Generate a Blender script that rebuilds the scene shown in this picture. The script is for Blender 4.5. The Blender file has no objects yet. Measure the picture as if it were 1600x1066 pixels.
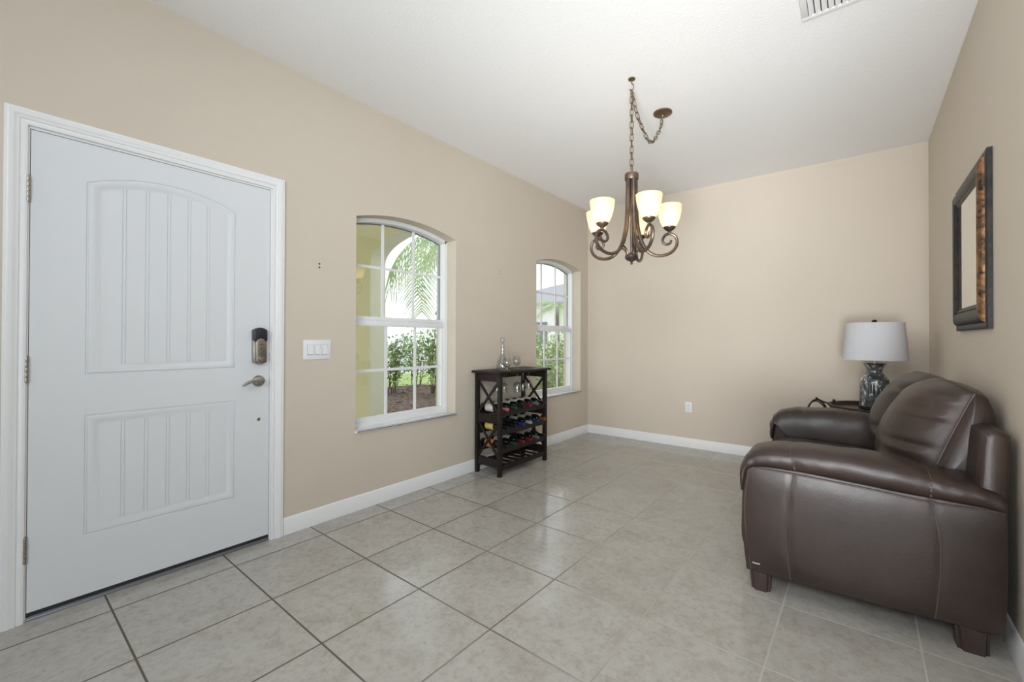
import bpy, bmesh, math, random
from mathutils import Vector, Matrix, noise
C = bpy.context.scene.collection
PI = math.pi
rnd = random.Random(7)

# ------------------------------------------------------------------ camera, world, lights, exposure
CAM_H = 1.18
FPX, YAW, PITCH, ROLL = 667.7, 0.6492, 0.0068, 0.0024
sc = bpy.context.scene
cd = bpy.data.cameras.new('camera'); cam = bpy.data.objects.new('camera', cd); C.objects.link(cam)
cd.sensor_fit = 'HORIZONTAL'; cd.sensor_width = 36.0; cd.lens = FPX / 1600 * 36.0
cd.shift_x = -33.43 / 1600; cd.shift_y = -6.5 / 1600
cd.clip_start = 0.02; cd.clip_end = 300
s_, c_ = math.sin(YAW), math.cos(YAW); sp, cp = math.sin(PITCH), math.cos(PITCH)
F = Vector((-s_ * cp, c_ * cp, sp)); R = Vector((c_, s_, 0)); U = R.cross(F)
cr, sr = math.cos(ROLL), math.sin(ROLL)
R2 = R * cr + U * sr; U2 = U * cr - R * sr
m = Matrix((R2, U2, -F)).transposed().to_4x4(); m.translation = Vector((0, 0, CAM_H))
cam.matrix_world = m
sc.camera = cam

w = bpy.data.worlds.new('sky'); sc.world = w; w.use_nodes = True
bg = w.node_tree.nodes['Background']; bg.inputs[0].default_value = (0.90, 0.95, 1.0, 1); bg.inputs[1].default_value = 2.2

def area(name, loc, target, sx, sy, power, col):
    ld = bpy.data.lights.new(name, 'AREA'); ld.shape = 'RECTANGLE'; ld.size = sx; ld.size_y = sy
    ld.energy = power; ld.color = col
    o = bpy.data.objects.new(name, ld); C.objects.link(o); o.location = loc
    o.rotation_euler = (Vector(target) - Vector(loc)).to_track_quat('-Z', 'Y').to_euler()
    return o
area('daylight_from_great_room', (2.6, -1.9, 1.7), (-1.5, 1.6, 1.5), 2.4, 2.0, 80, (0.76, 0.89, 1.0))
area('rear_high_fill', (0.3, -1.5, 2.6), (-1.2, 3.6, 0.6), 1.6, 1.0, 28, (0.86, 0.94, 1.0)).data.spread = math.radians(110)  # added high fill behind the camera; no ceiling lamp is known there
area('far_wall_fill', (0.1, -0.9, 2.1), (-1.0, 4.8, 1.75), 1.4, 1.0, 3, (0.96, 0.95, 0.97)).data.spread = math.radians(95)  # added fill that carries light to the far wall, not a known source
area('far_ceiling_fill', (0.1, -0.3, 0.9), (-0.9, 4.6, 2.84), 0.8, 0.8, 12, (0.95, 0.97, 1.0)).data.spread = math.radians(75)  # added upward fill to brighten the far ceiling
area('right_wall_fill', (-2.1, -1.9, 2.3), (0.47, 3.0, 1.6), 1.2, 1.2, 16, (0.97, 0.98, 1.0)).data.spread = math.radians(100)  # added to brighten the right wall; no hall lamp is known
area('ceiling_bounce_fill', (0.1, -0.2, 1.2), (-1.5, 1.9, 2.84), 1.4, 1.4, 13.5, (0.93, 0.97, 1.0)).data.spread = math.radians(120)  # added fill that lifts the ceiling and the left wall
area('rear_up_fill', (0.6, -2.0, 0.5), (-1.0, 4.4, 2.84), 1.2, 0.8, 23, (0.93, 0.97, 1.0)).data.spread = math.radians(70)  # added low fill from behind, spreads evenly over the ceiling

vs = sc.view_settings
vs.view_transform = 'Standard'; vs.look = 'None'; vs.gamma = 1.0; vs.use_curve_mapping = False
vs.exposure = 0.0

# ------------------------------------------------------------------ room numbers
H, XL, XR, YB = 2.836, -2.7595, 0.4705, 4.79
XO = -3.01                 # outer face of the left wall
DOOR = (0.134, 1.081, 2.075)
WINS = ((1.608, 2.528), (3.690, 4.608)); WZ0, WSP, WRISE = 0.535, 2.035, 0.07

# ------------------------------------------------------------------ materials
MATS = {}
def mat(name, col=(.8, .8, .8), rough=.5, metal=0.0, spec=.5, coat=0, build=None, **kw):
    if name in MATS: return MATS[name]
    mm = bpy.data.materials.new(name); mm.use_nodes = True
    nt = mm.node_tree; b = nt.nodes['Principled BSDF']
    b.inputs['Base Color'].default_value = (*col, 1); b.inputs['Roughness'].default_value = rough
    b.inputs['Metallic'].default_value = metal; b.inputs['Specular IOR Level'].default_value = spec
    b.inputs['Coat Weight'].default_value = coat
    for k, v in kw.items(): b.inputs[k.replace('_', ' ')].default_value = v
    if build: build(nt, b)
    MATS[name] = mm
    return mm
def N(nt, t, **kw):
    n = nt.nodes.new(t)
    for k, v in kw.items(): setattr(n, k, v)
    return n
def L(nt, a, b): nt.links.new(a, b)
def coord(nt): return N(nt, 'ShaderNodeTexCoord').outputs['Object']
def math_(nt, op, a, b=None, c=None):
    n = N(nt, 'ShaderNodeMath', operation=op)
    for i, v in enumerate((a, b, c)):
        if v is None: continue
        if isinstance(v, (int, float)): n.inputs[i].default_value = v
        else: L(nt, v, n.inputs[i])
    return n.outputs[0]
def noise_(nt, scale, detail=4, rough=.55, vec=None, dist=0):
    n = N(nt, 'ShaderNodeTexNoise'); n.inputs['Scale'].default_value = scale; n.inputs['Detail'].default_value = detail
    n.inputs['Roughness'].default_value = rough; n.inputs['Distortion'].default_value = dist
    L(nt, vec or coord(nt), n.inputs['Vector']); return n.outputs['Fac']
def ramp(nt, fac, stops):
    r = N(nt, 'ShaderNodeValToRGB'); e = r.color_ramp.elements
    while len(e) < len(stops): e.new(.5)
    for el, (p, c) in zip(e, stops):
        el.position = p; el.color = (*c, 1) if len(c) == 3 else c
    L(nt, fac, r.inputs[0]); return r.outputs[0]
def mixc(nt, fac, a, b):
    n = N(nt, 'ShaderNodeMix', data_type='RGBA')
    for i, v in ((0, fac), (6, a), (7, b)):
        if isinstance(v, (int, float)): n.inputs[i].default_value = v
        elif isinstance(v, tuple): n.inputs[i].default_value = (*v, 1)
        else: L(nt, v, n.inputs[i])
    return n.outputs[2]
def bump(nt, b, h, strength, dist=.01):
    n = N(nt, 'ShaderNodeBump'); n.inputs['Strength'].default_value = strength; n.inputs['Distance'].default_value = dist
    L(nt, h, n.inputs['Height']); L(nt, n.outputs[0], b.inputs['Normal'])

def wall_b(nt, b):
    bump(nt, b, noise_(nt, 130, 3), .25, .004)
    L(nt, ramp(nt, noise_(nt, 1.2, 3), [(.3, (.600, .530, .442)), (.7, (.625, .553, .462))]), b.inputs['Base Color'])
M_WALL = mat('beige_wall_paint', rough=.62, spec=.3, build=wall_b)
def ceil_b(nt, b): bump(nt, b, noise_(nt, 90, 4), .3, .004)
M_CEIL = mat('white_ceiling_paint', (.90, .90, .90), .8, spec=.2, build=ceil_b)
M_TRIM = mat('white_trim_paint', (.80, .80, .80), .35)
M_DOOR = mat('white_door_paint', (.70, .715, .735), .30)
M_STUCCO = mat('yellow_stucco', (.70, .63, .41), .9, build=lambda nt, b: bump(nt, b, noise_(nt, 60, 4), .5, .006))
M_CREAM_LIT = mat('cream_lit_stucco', (.80, .80, .70), .9, build=lambda nt, b: bump(nt, b, noise_(nt, 60, 4), .5, .006))  # cream outer face; on the arch reveals sky light is put into this colour
M_SILL = mat('white_marble_sill', rough=.25, build=lambda nt, b: L(nt, ramp(nt, noise_(nt, 9, 6, .6, None, 1.5), [(.35, (.74, .74, .75)), (.6, (.82, .82, .82))]), b.inputs['Base Color']))
M_FRAME = mat('white_window_vinyl', (.80, .81, .82), .4)
M_GASKET = mat('grey_gasket', (.22, .24, .25), .6)
M_NICKEL = mat('satin_nickel', (.36, .335, .30), .32, 1.0)
M_DARKGAP = mat('dark_rubber_sweep', (.02, .02, .024), .5)
M_ALU = mat('aluminium_threshold', (.30, .31, .34), .4, .8)
M_BLACKPL = mat('black_plastic', (.018, .02, .026), .3)
M_PLASTIC = mat('white_plastic', (.78, .78, .80), .35)
M_SLOT = mat('dark_slot', (.03, .03, .03), .7)

def floor_b(nt, b):
    TS, X0, Y0, TH = 0.4595, -1.1955, 1.2878, -0.0086
    co = coord(nt); sx = N(nt, 'ShaderNodeSeparateXYZ'); L(nt, co, sx.inputs[0])
    x = math_(nt, 'SUBTRACT', sx.outputs[0], X0); y = math_(nt, 'SUBTRACT', sx.outputs[1], Y0)
    ct, st = math.cos(TH) / TS, math.sin(TH) / TS
    u = math_(nt, 'ADD', math_(nt, 'MULTIPLY', x, ct), math_(nt, 'MULTIPLY', y, st))
    v = math_(nt, 'SUBTRACT', math_(nt, 'MULTIPLY', y, ct), math_(nt, 'MULTIPLY', x, st))
    def edge(a):
        f = math_(nt, 'FRACT', a); return math_(nt, 'MINIMUM', f, math_(nt, 'SUBTRACT', 1.0, f))
    eu, ev = edge(u), edge(v)
    e = math_(nt, 'MINIMUM', eu, ev)
    gm = N(nt, 'ShaderNodeMapRange'); gm.inputs[1].default_value = .0062; gm.inputs[2].default_value = .0100
    gm.inputs[3].default_value = 1; gm.inputs[4].default_value = 0; L(nt, e, gm.inputs[0]); g = gm.outputs[0]
    cu = N(nt, 'ShaderNodeCombineXYZ'); L(nt, math_(nt, 'FLOOR', u), cu.inputs[0]); L(nt, math_(nt, 'FLOOR', v), cu.inputs[1])
    wn = N(nt, 'ShaderNodeTexWhiteNoise', noise_dimensions='2D'); L(nt, cu.outputs[0], wn.inputs['Vector'])
    off = N(nt, 'ShaderNodeVectorMath', operation='MULTIPLY_ADD'); L(nt, wn.outputs['Color'], off.inputs[0])
    off.inputs[1].default_value = (9, 9, 9); L(nt, co, off.inputs[2])
    vec = off.outputs[0]
    base = ramp(nt, noise_(nt, 6.5, 10, .74, vec, .25), [(.30, (.37, .345, .305)), (.50, (.44, .42, .385)), (.72, (.475, .462, .435))])
    vein = ramp(nt, noise_(nt, 34, 8, .74, vec, .35), [(.34, (.62, .585, .53)), (.52, (1, 1, 1))])
    mul = N(nt, 'ShaderNodeMix', data_type='RGBA', blend_type='MULTIPLY'); mul.inputs[0].default_value = .45
    L(nt, base, mul.inputs[6]); L(nt, vein, mul.inputs[7])
    tv = N(nt, 'ShaderNodeMix', data_type='RGBA', blend_type='MULTIPLY'); tv.inputs[0].default_value = 1
    L(nt, mul.outputs[2], tv.inputs[6]); L(nt, ramp(nt, wn.outputs['Value'], [(0, (.93, .925, .915)), (1, (1, 1, 1))]), tv.inputs[7])
    # grout: soiled along the walk-in path by the door, clean beyond
    d = math_(nt, 'ADD', math_(nt, 'MULTIPLY', sx.outputs[0], 1.0), math_(nt, 'MULTIPLY', sx.outputs[1], .45))
    dn = math_(nt, 'ADD', d, math_(nt, 'MULTIPLY', math_(nt, 'SUBTRACT', noise_(nt, 1.6, 2), .5), 2.2))
    dm = N(nt, 'ShaderNodeMapRange'); dm.inputs[1].default_value = -1.1; dm.inputs[2].default_value = .55; L(nt, dn, dm.inputs[0])
    gc = mixc(nt, dm.outputs[0], (.105, .088, .070), (.50, .468, .415))
    L(nt, mixc(nt, g, tv.outputs[2], gc), b.inputs['Base Color'])
    L(nt, math_(nt, 'ADD', math_(nt, 'MULTIPLY', g, .5), math_(nt, 'MULTIPLY', noise_(nt, 6, 4), .30)), b.inputs['Roughness'])
    h = math_(nt, 'SUBTRACT', math_(nt, 'MULTIPLY', noise_(nt, 18, 6), .25), math_(nt, 'MULTIPLY', g, 1.0))
    bump(nt, b, h, .25, .004)
M_FLOOR = mat('stone_look_floor_tile', rough=.3, spec=.4, build=floor_b)

def leather_b(nt, b):
    co = coord(nt)
    L(nt, ramp(nt, noise_(nt, 3.5, 5, .6, co), [(.3, (.021, .0124, .0097)), (.7, (.042, .0255, .0196))]), b.inputs['Base Color'])
    L(nt, ramp(nt, noise_(nt, 5, 4, .6, co), [(.3, (.32,) * 3), (.7, (.46,) * 3)]), b.inputs['Roughness'])
    vo = N(nt, 'ShaderNodeTexVoronoi'); vo.inputs['Scale'].default_value = 260; L(nt, co, vo.inputs['Vector'])
    h = math_(nt, 'ADD', math_(nt, 'MULTIPLY', vo.outputs['Distance'], .12), math_(nt, 'MULTIPLY', noise_(nt, 14, 5, .6, co, .8), .35))
    bump(nt, b, h, .22, .008)
M_LEATHER = mat('dark_brown_leather', spec=.5, coat=.0, build=leather_b)
M_SEAM = mat('leather_piping', (.075, .052, .044), .4)
def wood_b(c1, c2):
    def f(nt, b):
        mp = N(nt, 'ShaderNodeMapping'); mp.inputs['Scale'].default_value = (30, 30, 3); L(nt, coord(nt), mp.inputs[0])
        L(nt, ramp(nt, noise_(nt, 1, 4, .6, mp.outputs[0]), [(.3, c1), (.7, c2)]), b.inputs['Base Color'])
    return f
M_RACK = mat('espresso_wood', rough=.48, spec=.3, build=wood_b((.010, .0066, .0054), (.020, .0128, .0102)))
M_FOOT = mat('dark_walnut_foot', rough=.4, build=wood_b((.030, .018, .016), (.05, .030, .025)))
M_TABLE = mat('dark_table_wood', rough=.3, build=wood_b((.022, .012, .009), (.045, .024, .017)))
M_IRON = mat('black_wrought_iron', (.014, .012, .011), .5, .3)
M_BLACK = mat('black_lamp_plinth', (.01, .01, .011), .35)
def bronze_b(nt, b):
    L(nt, ramp(nt, noise_(nt, 9, 4), [(.35, (.075, .060, .052)), (.65, (.20, .135, .095))]), b.inputs['Base Color'])
M_BRONZE = mat('oil_rubbed_bronze', rough=.38, metal=.75, build=bronze_b)
M_CHAIN = mat('antique_brass_chain', (.19, .14, .085), .4, .8)
def shade_glass():
    mm = bpy.data.materials.new('frosted_amber_glass'); mm.use_nodes = True; nt = mm.node_tree; nt.nodes.clear()
    o = N(nt, 'ShaderNodeOutputMaterial'); tr = N(nt, 'ShaderNodeBsdfTranslucent'); df = N(nt, 'ShaderNodeBsdfPrincipled')
    em = N(nt, 'ShaderNodeEmission'); em.inputs[0].default_value = (1, .82, .55, 1); em.inputs[1].default_value = .14
    tr.inputs[0].default_value = (.82, .74, .58, 1); df.inputs['Base Color'].default_value = (.80, .73, .60, 1); df.inputs['Roughness'].default_value = .3
    mx = N(nt, 'ShaderNodeMixShader'); mx.inputs[0].default_value = .35; L(nt, tr.outputs[0], mx.inputs[1]); L(nt, df.outputs[0], mx.inputs[2])
    ad = N(nt, 'ShaderNodeAddShader'); L(nt, mx.outputs[0], ad.inputs[0]); L(nt, em.outputs[0], ad.inputs[1]); L(nt, ad.outputs[0], o.inputs[0])
    return mm
M_SHADE = shade_glass()
def clear_glass(name, tint, refl):
    mm = bpy.data.materials.new(name); mm.use_nodes = True; nt = mm.node_tree; nt.nodes.clear()
    o = N(nt, 'ShaderNodeOutputMaterial'); t = N(nt, 'ShaderNodeBsdfTransparent'); t.inputs[0].default_value = (*tint, 1)
    g = N(nt, 'ShaderNodeBsdfGlossy'); g.inputs['Roughness'].default_value = .01
    lw = N(nt, 'ShaderNodeLayerWeight'); lw.inputs[0].default_value = .5
    fr = math_(nt, 'MULTIPLY_ADD', math_(nt, 'POWER', lw.outputs['Facing'], 5.0), 1 - refl, refl)
    mx = N(nt, 'ShaderNodeMixShader'); L(nt, fr, mx.inputs[0]); L(nt, t.outputs[0], mx.inputs[1]); L(nt, g.outputs[0], mx.inputs[2])
    L(nt, mx.outputs[0], o.inputs[0]); return mm
M_PANE = clear_glass('window_glass', (.98, .99, .985), .12)
M_CRYSTAL = clear_glass('clear_drinking_glass', (.92, .935, .93), .10)
M_BOTTLE = mat('dark_green_bottle_glass', (.004, .006, .005), .08, spec=.5)
M_MIRROR = mat('mirror_glass', (.86, .87, .84), .015, 1.0)
def copper_b(nt, b):
    L(nt, ramp(nt, noise_(nt, 22, 6, .7, None, .8), [(.40, (.020, .013, .009)), (.52, (.17, .085, .035)), (.70, (.36, .19, .085))]), b.inputs['Base Color'])
    bump(nt, b, noise_(nt, 40, 5), .3, .004)
M_COPPER = mat('mottled_copper_leaf', rough=.4, metal=.55, build=copper_b)
M_BLKFRAME = mat('black_frame_lacquer', rough=.42, spec=.3, build=lambda nt, b: L(nt, ramp(nt, noise_(nt, 20, 4), [(.4, (.010, .010, .013)), (.65, (.030, .025, .021))]), b.inputs['Base Color']))
M_SHADECLOTH = mat('white_linen_shade', (.56, .56, .58), .9, spec=.1)
def ceramic_b(nt, b):
    co = coord(nt); mp = N(nt, 'ShaderNodeMapping'); mp.inputs['Scale'].default_value = (1, 1, .45); L(nt, co, mp.inputs[0])
    f = noise_(nt, 24, 6, .68, mp.outputs[0], 1.6)
    L(nt, ramp(nt, f, [(.42, (.045, .052, .052)), (.55, (.13, .14, .14)), (.61, (.50, .50, .47)), (.70, (.72, .71, .66))]), b.inputs['Base Color'])
    L(nt, ramp(nt, f, [(.45, (.10,) * 3), (.62, (.30,) * 3)]), b.inputs['Roughness'])
    bump(nt, b, noise_(nt, 30, 4), .2, .004)
M_CERAMIC = mat('crackled_silver_ceramic', spec=.7, metal=.25, build=ceramic_b)
M_LEAF = mat('shrub_leaf', rough=.5, build=lambda nt, b: L(nt, ramp(nt, noise_(nt, 7, 3), [(.3, (.13, .24, .07)), (.55, (.31, .46, .15)), (.75, (.55, .66, .32))]), b.inputs['Base Color']))
M_PALM = mat('palm_leaf', rough=.5, build=lambda nt, b: L(nt, ramp(nt, noise_(nt, 3, 3), [(.3, (.24, .38, .17)), (.7, (.48, .60, .30))]), b.inputs['Base Color']))
M_STEM = mat('woody_stem', (.10, .075, .055), .8)
M_GRASS = mat('lawn_grass', rough=.9, build=lambda nt, b: L(nt, ramp(nt, noise_(nt, 3, 8, .7), [(.3, (.22, .32, .08)), (.7, (.40, .48, .17))]), b.inputs['Base Color']))
M_MULCH = mat('bark_mulch', rough=.95, build=lambda nt, b: L(nt, ramp(nt, noise_(nt, 26, 5, .7), [(.35, (.05, .032, .024)), (.55, (.14, .09, .065)), (.72, (.30, .21, .16))]), b.inputs['Base Color']))
M_PAVE = mat('pale_concrete', (.62, .61, .58), .9)
M_ROOF = mat('grey_roof_shingle', (.30, .31, .34), .9)
M_PAPER = mat('cream_label', (.72, .68, .58), .7)

# ------------------------------------------------------------------ mesh helpers
class MB:
    def __init__(self): self.v = []; self.f = []; self.s = []
    def add(self, vs, fs, smooth=False, M=None):
        o = len(self.v)
        self.v += [(M @ Vector(p)) if M else Vector(p) for p in vs]
        self.f += [[o + i for i in f] for f in fs]; self.s += [smooth] * len(fs); return self
    def box(self, x0, x1, y0, y1, z0, z1, bev=0.0, seg=2, M=None):
        if bev <= 0:
            vs = [(x, y, z) for x in (x0, x1) for y in (y0, y1) for z in (z0, z1)]
            fs = [(0, 1, 3, 2), (4, 6, 7, 5), (0, 4, 5, 1), (2, 3, 7, 6), (0, 2, 6, 4), (1, 5, 7, 3)]
            return self.add(vs, fs, False, M)
        bm = bmesh.new(); bmesh.ops.create_cube(bm, size=1)
        for q in bm.verts:
            q.co = Vector((x0 + (q.co.x + .5) * (x1 - x0), y0 + (q.co.y + .5) * (y1 - y0), z0 + (q.co.z + .5) * (z1 - z0)))
        bmesh.ops.bevel(bm, geom=bm.edges[:], offset=bev, segments=seg, profile=.5, affect='EDGES', clamp_overlap=True)
        return self.bm(bm, True, M)
    def bm(self, bm, smooth=True, M=None):
        bm.verts.index_update(); bmesh.ops.recalc_face_normals(bm, faces=bm.faces[:])
        self.add([q.co.copy() for q in bm.verts], [[q.index for q in f.verts] for f in bm.faces], smooth, M); bm.free(); return self
    def prism(self, poly, axis, a, b, bev=0.0, seg=2, M=None, smooth=None):
        # poly: 2D points in the plane of the two other axes (order x,y,z without axis)
        bm = bmesh.new(); n = len(poly)
        def p3(p, t):
            q = list(p); q.insert(axis, t); return q
        va = [bm.verts.new(p3(p, a)) for p in poly]; vb = [bm.verts.new(p3(p, b)) for p in poly]
        bm.faces.new(va); bm.faces.new(vb[::-1])
        for i in range(n): bm.faces.new((va[i], vb[i], vb[(i + 1) % n], va[(i + 1) % n]))
        if bev > 0:
            bmesh.ops.recalc_face_normals(bm, faces=bm.faces[:])
            caps = [e for e in bm.edges if (e.calc_face_angle(0) > .6)]
            bmesh.ops.bevel(bm, geom=caps, offset=bev, segments=seg, profile=.5, affect='EDGES', clamp_overlap=True)
        return self.bm(bm, bev > 0 if smooth is None else smooth, M)
    def lathe(self, prof, cx=0, cy=0, n=32, M=None, fn=None, cap=True):
        vs = []; fs = []; k = len(prof)
        for i in range(n):
            a = 2 * PI * i / n
            for j, (r, z) in enumerate(prof):
                rr = r * fn(a, z) if fn else r
                vs.append((cx + rr * math.cos(a), cy + rr * math.sin(a), z))
        for i in range(n):
            for j in range(k - 1):
                a, b = i * k + j, ((i + 1) % n) * k + j; fs.append((a, b, b + 1, a + 1))
        if cap:
            if prof[0][0] > 1e-5: fs.append([i * k for i in range(n)][::-1])
            if prof[-1][0] > 1e-5: fs.append([i * k + k - 1 for i in range(n)])
        return self.add(vs, fs, True, M)
    def tube(self, pts, r, n=8, closed=False, M=None, flat=None):
        pts = [Vector(p) for p in pts]; k = len(pts)
        rs = r if isinstance(r, (list, tuple)) else [r] * k
        vs = []; fs = []; up = None
        for i, p in enumerate(pts):
            if closed: t = pts[(i + 1) % k] - pts[i - 1]
            else: t = pts[min(i + 1, k - 1)] - pts[max(i - 1, 0)]
            if t.length < 1e-9: t = Vector((0, 0, 1))
            t.normalize()
            if up is None:
                up = flat.copy() if flat is not None else (Vector((0, 0, 1)) if abs(t.z) < .9 else Vector((1, 0, 0)))
            if flat is not None: up = flat.copy()
            up = (up - t * up.dot(t))
            if up.length < 1e-6: up = t.orthogonal()
            up.normalize(); sd = t.cross(up)
            for j in range(n):
                a = 2 * PI * j / n; vs.append(p + (up * math.cos(a) + sd * math.sin(a)) * rs[i])
        m_ = k if closed else k - 1
        for i in range(m_):
            for j in range(n):
                a = i * n + j; b = i * n + (j + 1) % n; c = ((i + 1) % k) * n + (j + 1) % n; d = ((i + 1) % k) * n + j
                fs.append((a, b, c, d))
        if not closed: fs.append(list(range(n))[::-1]); fs.append([(k - 1) * n + j for j in range(n)])
        return self.add(vs, fs, True, M)
    def loft(self, rings, closed_ends=True, M=None, smooth=True):
        n = len(rings[0]); vs = [p for r in rings for p in r]; fs = []
        for i in range(len(rings) - 1):
            for j in range(n): fs.append((i * n + j, i * n + (j + 1) % n, (i + 1) * n + (j + 1) % n, (i + 1) * n + j))
        if closed_ends: fs.append(list(range(n))[::-1]); fs.append([(len(rings) - 1) * n + j for j in range(n)])
        return self.add(vs, fs, smooth, M)
    def build(self, name, material, parent=None, local=False, sub=0, fix=True, soft=False):
        me = bpy.data.meshes.new(name)
        off = Vector((0, 0, 0))
        if parent is not None and not local:
            q = parent
            while q is not None: off += q.location; q = q.parent
        me.from_pydata([tuple(p - off) for p in self.v], [], self.f)
        me.polygons.foreach_set('use_smooth', self.s)
        if fix:
            bm = bmesh.new(); bm.from_mesh(me); bmesh.ops.recalc_face_normals(bm, faces=bm.faces[:]); bm.to_mesh(me); bm.free()
        for mm in (material if isinstance(material, (list, tuple)) else [material]): me.materials.append(mm)
        me.update()
        if not soft: me.set_sharp_from_angle(angle=math.radians(42))
        o = bpy.data.objects.new(name, me); C.objects.link(o)
        if parent is not None: o.parent = parent
        if sub:
            md = o.modifiers.new('smooth', 'SUBSURF'); md.levels = sub; md.render_levels = sub
        return o
def tag(o, label, cat, group=None, kind=None):
    if label: o['label'] = label
    if cat: o['category'] = cat
    if group: o['group'] = group
    if kind: o['kind'] = kind
    return o
def thing(name, loc, label, cat, group=None, kind=None, rz=0):
    o = bpy.data.objects.new(name, None); C.objects.link(o); o.location = loc; o.rotation_euler = (0, 0, rz)
    o.empty_display_size = .1
    return tag(o, label, cat, group, kind)
def struct(o, label, cat='structure'):
    o['kind'] = 'structure'; o['label'] = label; o['category'] = cat; return o
def copy_thing(src, loc):
    r = src.copy(); C.objects.link(r); r.location = loc
    for ch in list(src.children):
        c = ch.copy(); C.objects.link(c); c.parent = r
        for g in list(ch.children):
            d = g.copy(); C.objects.link(d); d.parent = c
    return r
def arc_z(y, a, b, spring, rise, d=0.0):
    hw = (b - a) / 2; yc = (a + b) / 2; r = (hw * hw + rise * rise) / (2 * rise); zc = spring + rise - r
    return zc + math.sqrt(max((r - d) ** 2 - (y - yc) ** 2, 0))

# ------------------------------------------------------------------ shell
YS = -2.6
o = MB().box(-3.0, 3.2, YS, 4.95, -.12, 0).build('floor', M_FLOOR); struct(o, 'beige stone-look square tile floor with grout lines', 'floor')
o = MB().box(XO, 3.2, YS, 4.95, H, H + .14).build('ceiling', M_CEIL); struct(o, 'plain white painted flat ceiling', 'ceiling')

def wall_left():
    mb = MB()
    def slab(y0, y1, z0, z1): mb.box(XO, XL, y0, y1, z0, z1)
    def over(a, b, n=24):
        for i in range(n):
            ya, yb = a + (b - a) * i / n, a + (b - a) * (i + 1) / n
            za, zb = arc_z(ya, a, b, WSP, WRISE), arc_z(yb, a, b, WSP, WRISE)
            vs = [(x, y, z) for x in (XO, XL) for (y, z) in ((ya, za), (yb, zb), (yb, H), (ya, H))]
            mb.add(vs, [(0, 1, 2, 3), (7, 6, 5, 4), (0, 4, 5, 1), (2, 6, 7, 3)])
    slab(YS, DOOR[0], 0, H); slab(DOOR[0], DOOR[1], DOOR[2], H)
    prev = DOOR[1]
    for a, b in WINS:
        slab(prev, a, 0, H); slab(a, b, 0, WZ0); over(a, b); prev = b
    slab(prev, YB + .16, 0, H)
    return mb.build('wall_left', [M_WALL, M_STUCCO], fix=False)
o = struct(wall_left(), 'beige wall holding the front door and two arched windows', 'wall')
for p in o.data.polygons:
    if all(o.data.vertices[i].co.x < XO + .001 for i in p.vertices): p.material_index = 1
bm = bmesh.new(); bm.from_mesh(o.data); bmesh.ops.recalc_face_normals(bm, faces=bm.faces[:]); bm.to_mesh(o.data); bm.free()
o = MB().box(XL, XR, YB, YB + .16, 0, H).build('wall_back', M_WALL); struct(o, 'plain beige far wall behind the table lamp', 'wall')
o = MB().box(-2.7585, 3.2, YS - .15, YS, 0, H).build('wall_rear', M_WALL); struct(o, 'beige wall behind the viewer', 'wall')
o = MB().box(3.2, 3.35, YS - .15, 4.95, 0, H).build('wall_far_right', M_WALL); struct(o, 'beige wall of the open room to the right of the viewer', 'wall')
o = MB().box(XR, XR + .13, .55, YB + .16, 0, H).build('wall_right', M_WALL); struct(o, 'beige right wall carrying the framed mirror', 'wall')

BPROF = [(0, 0), (.015, 0), (.015, .062), (.013, .066), (.013, .078), (.009, .084), (.0085, .093), (.004, .099), (0, .101)]
def baseboard(name, fn, t0, t1, label):
    mb = MB(); mb.loft([[fn(d, z, t) for d, z in BPROF] for t in (t0, t1)], smooth=False)
    return struct(mb.build(name, M_TRIM), label, 'baseboard')
baseboard('baseboard_left', lambda d, z, t: (XL + d, t, z), 1.143, YB - .001, 'white moulded baseboard under the two arched windows')
baseboard('baseboard_back', lambda d, z, t: (t, YB - d, z), XL + .016, XR - .016, 'white moulded baseboard along the far wall')
baseboard('baseboard_right', lambda d, z, t: (XR - d, t, z), .55, YB - .001, 'white moulded baseboard behind the leather sofa')
baseboard('baseboard_entry', lambda d, z, t: (XL + d, t, z), YS, .072, 'white baseboard on the hinge side of the door')

# ------------------------------------------------------------------ door
def casing():
    y0, y1, zt = DOOR[0] + .006, DOOR[1] - .006, DOOR[2] - .004
    prof = [(0, 0), (0, .010), (.006, .013), (.016, .013), (.020, .010), (.024, .015), (.036, .016), (.040, .019), (.052, .019), (.055, .016), (.064, .016), (.064, 0)]
    mb = MB()
    rings = []
    for (wd, t) in prof:
        x = XL + t; rings.append([(x, y0 - wd, 0), (x, y0 - wd, zt + wd), (x, y1 + wd, zt + wd), (x, y1 + wd, 0)])
    vs = [p for r in rings for p in r]; fs = []
    for i in range(len(rings) - 1):
        for j in range(3): fs.append((i * 4 + j, i * 4 + j + 1, (i + 1) * 4 + j + 1, (i + 1) * 4 + j))
    mb.add(vs, fs)
    return mb.build('trim_1', M_TRIM)
struct(casing(), 'white moulded casing around the front door', 'door casing')

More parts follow.
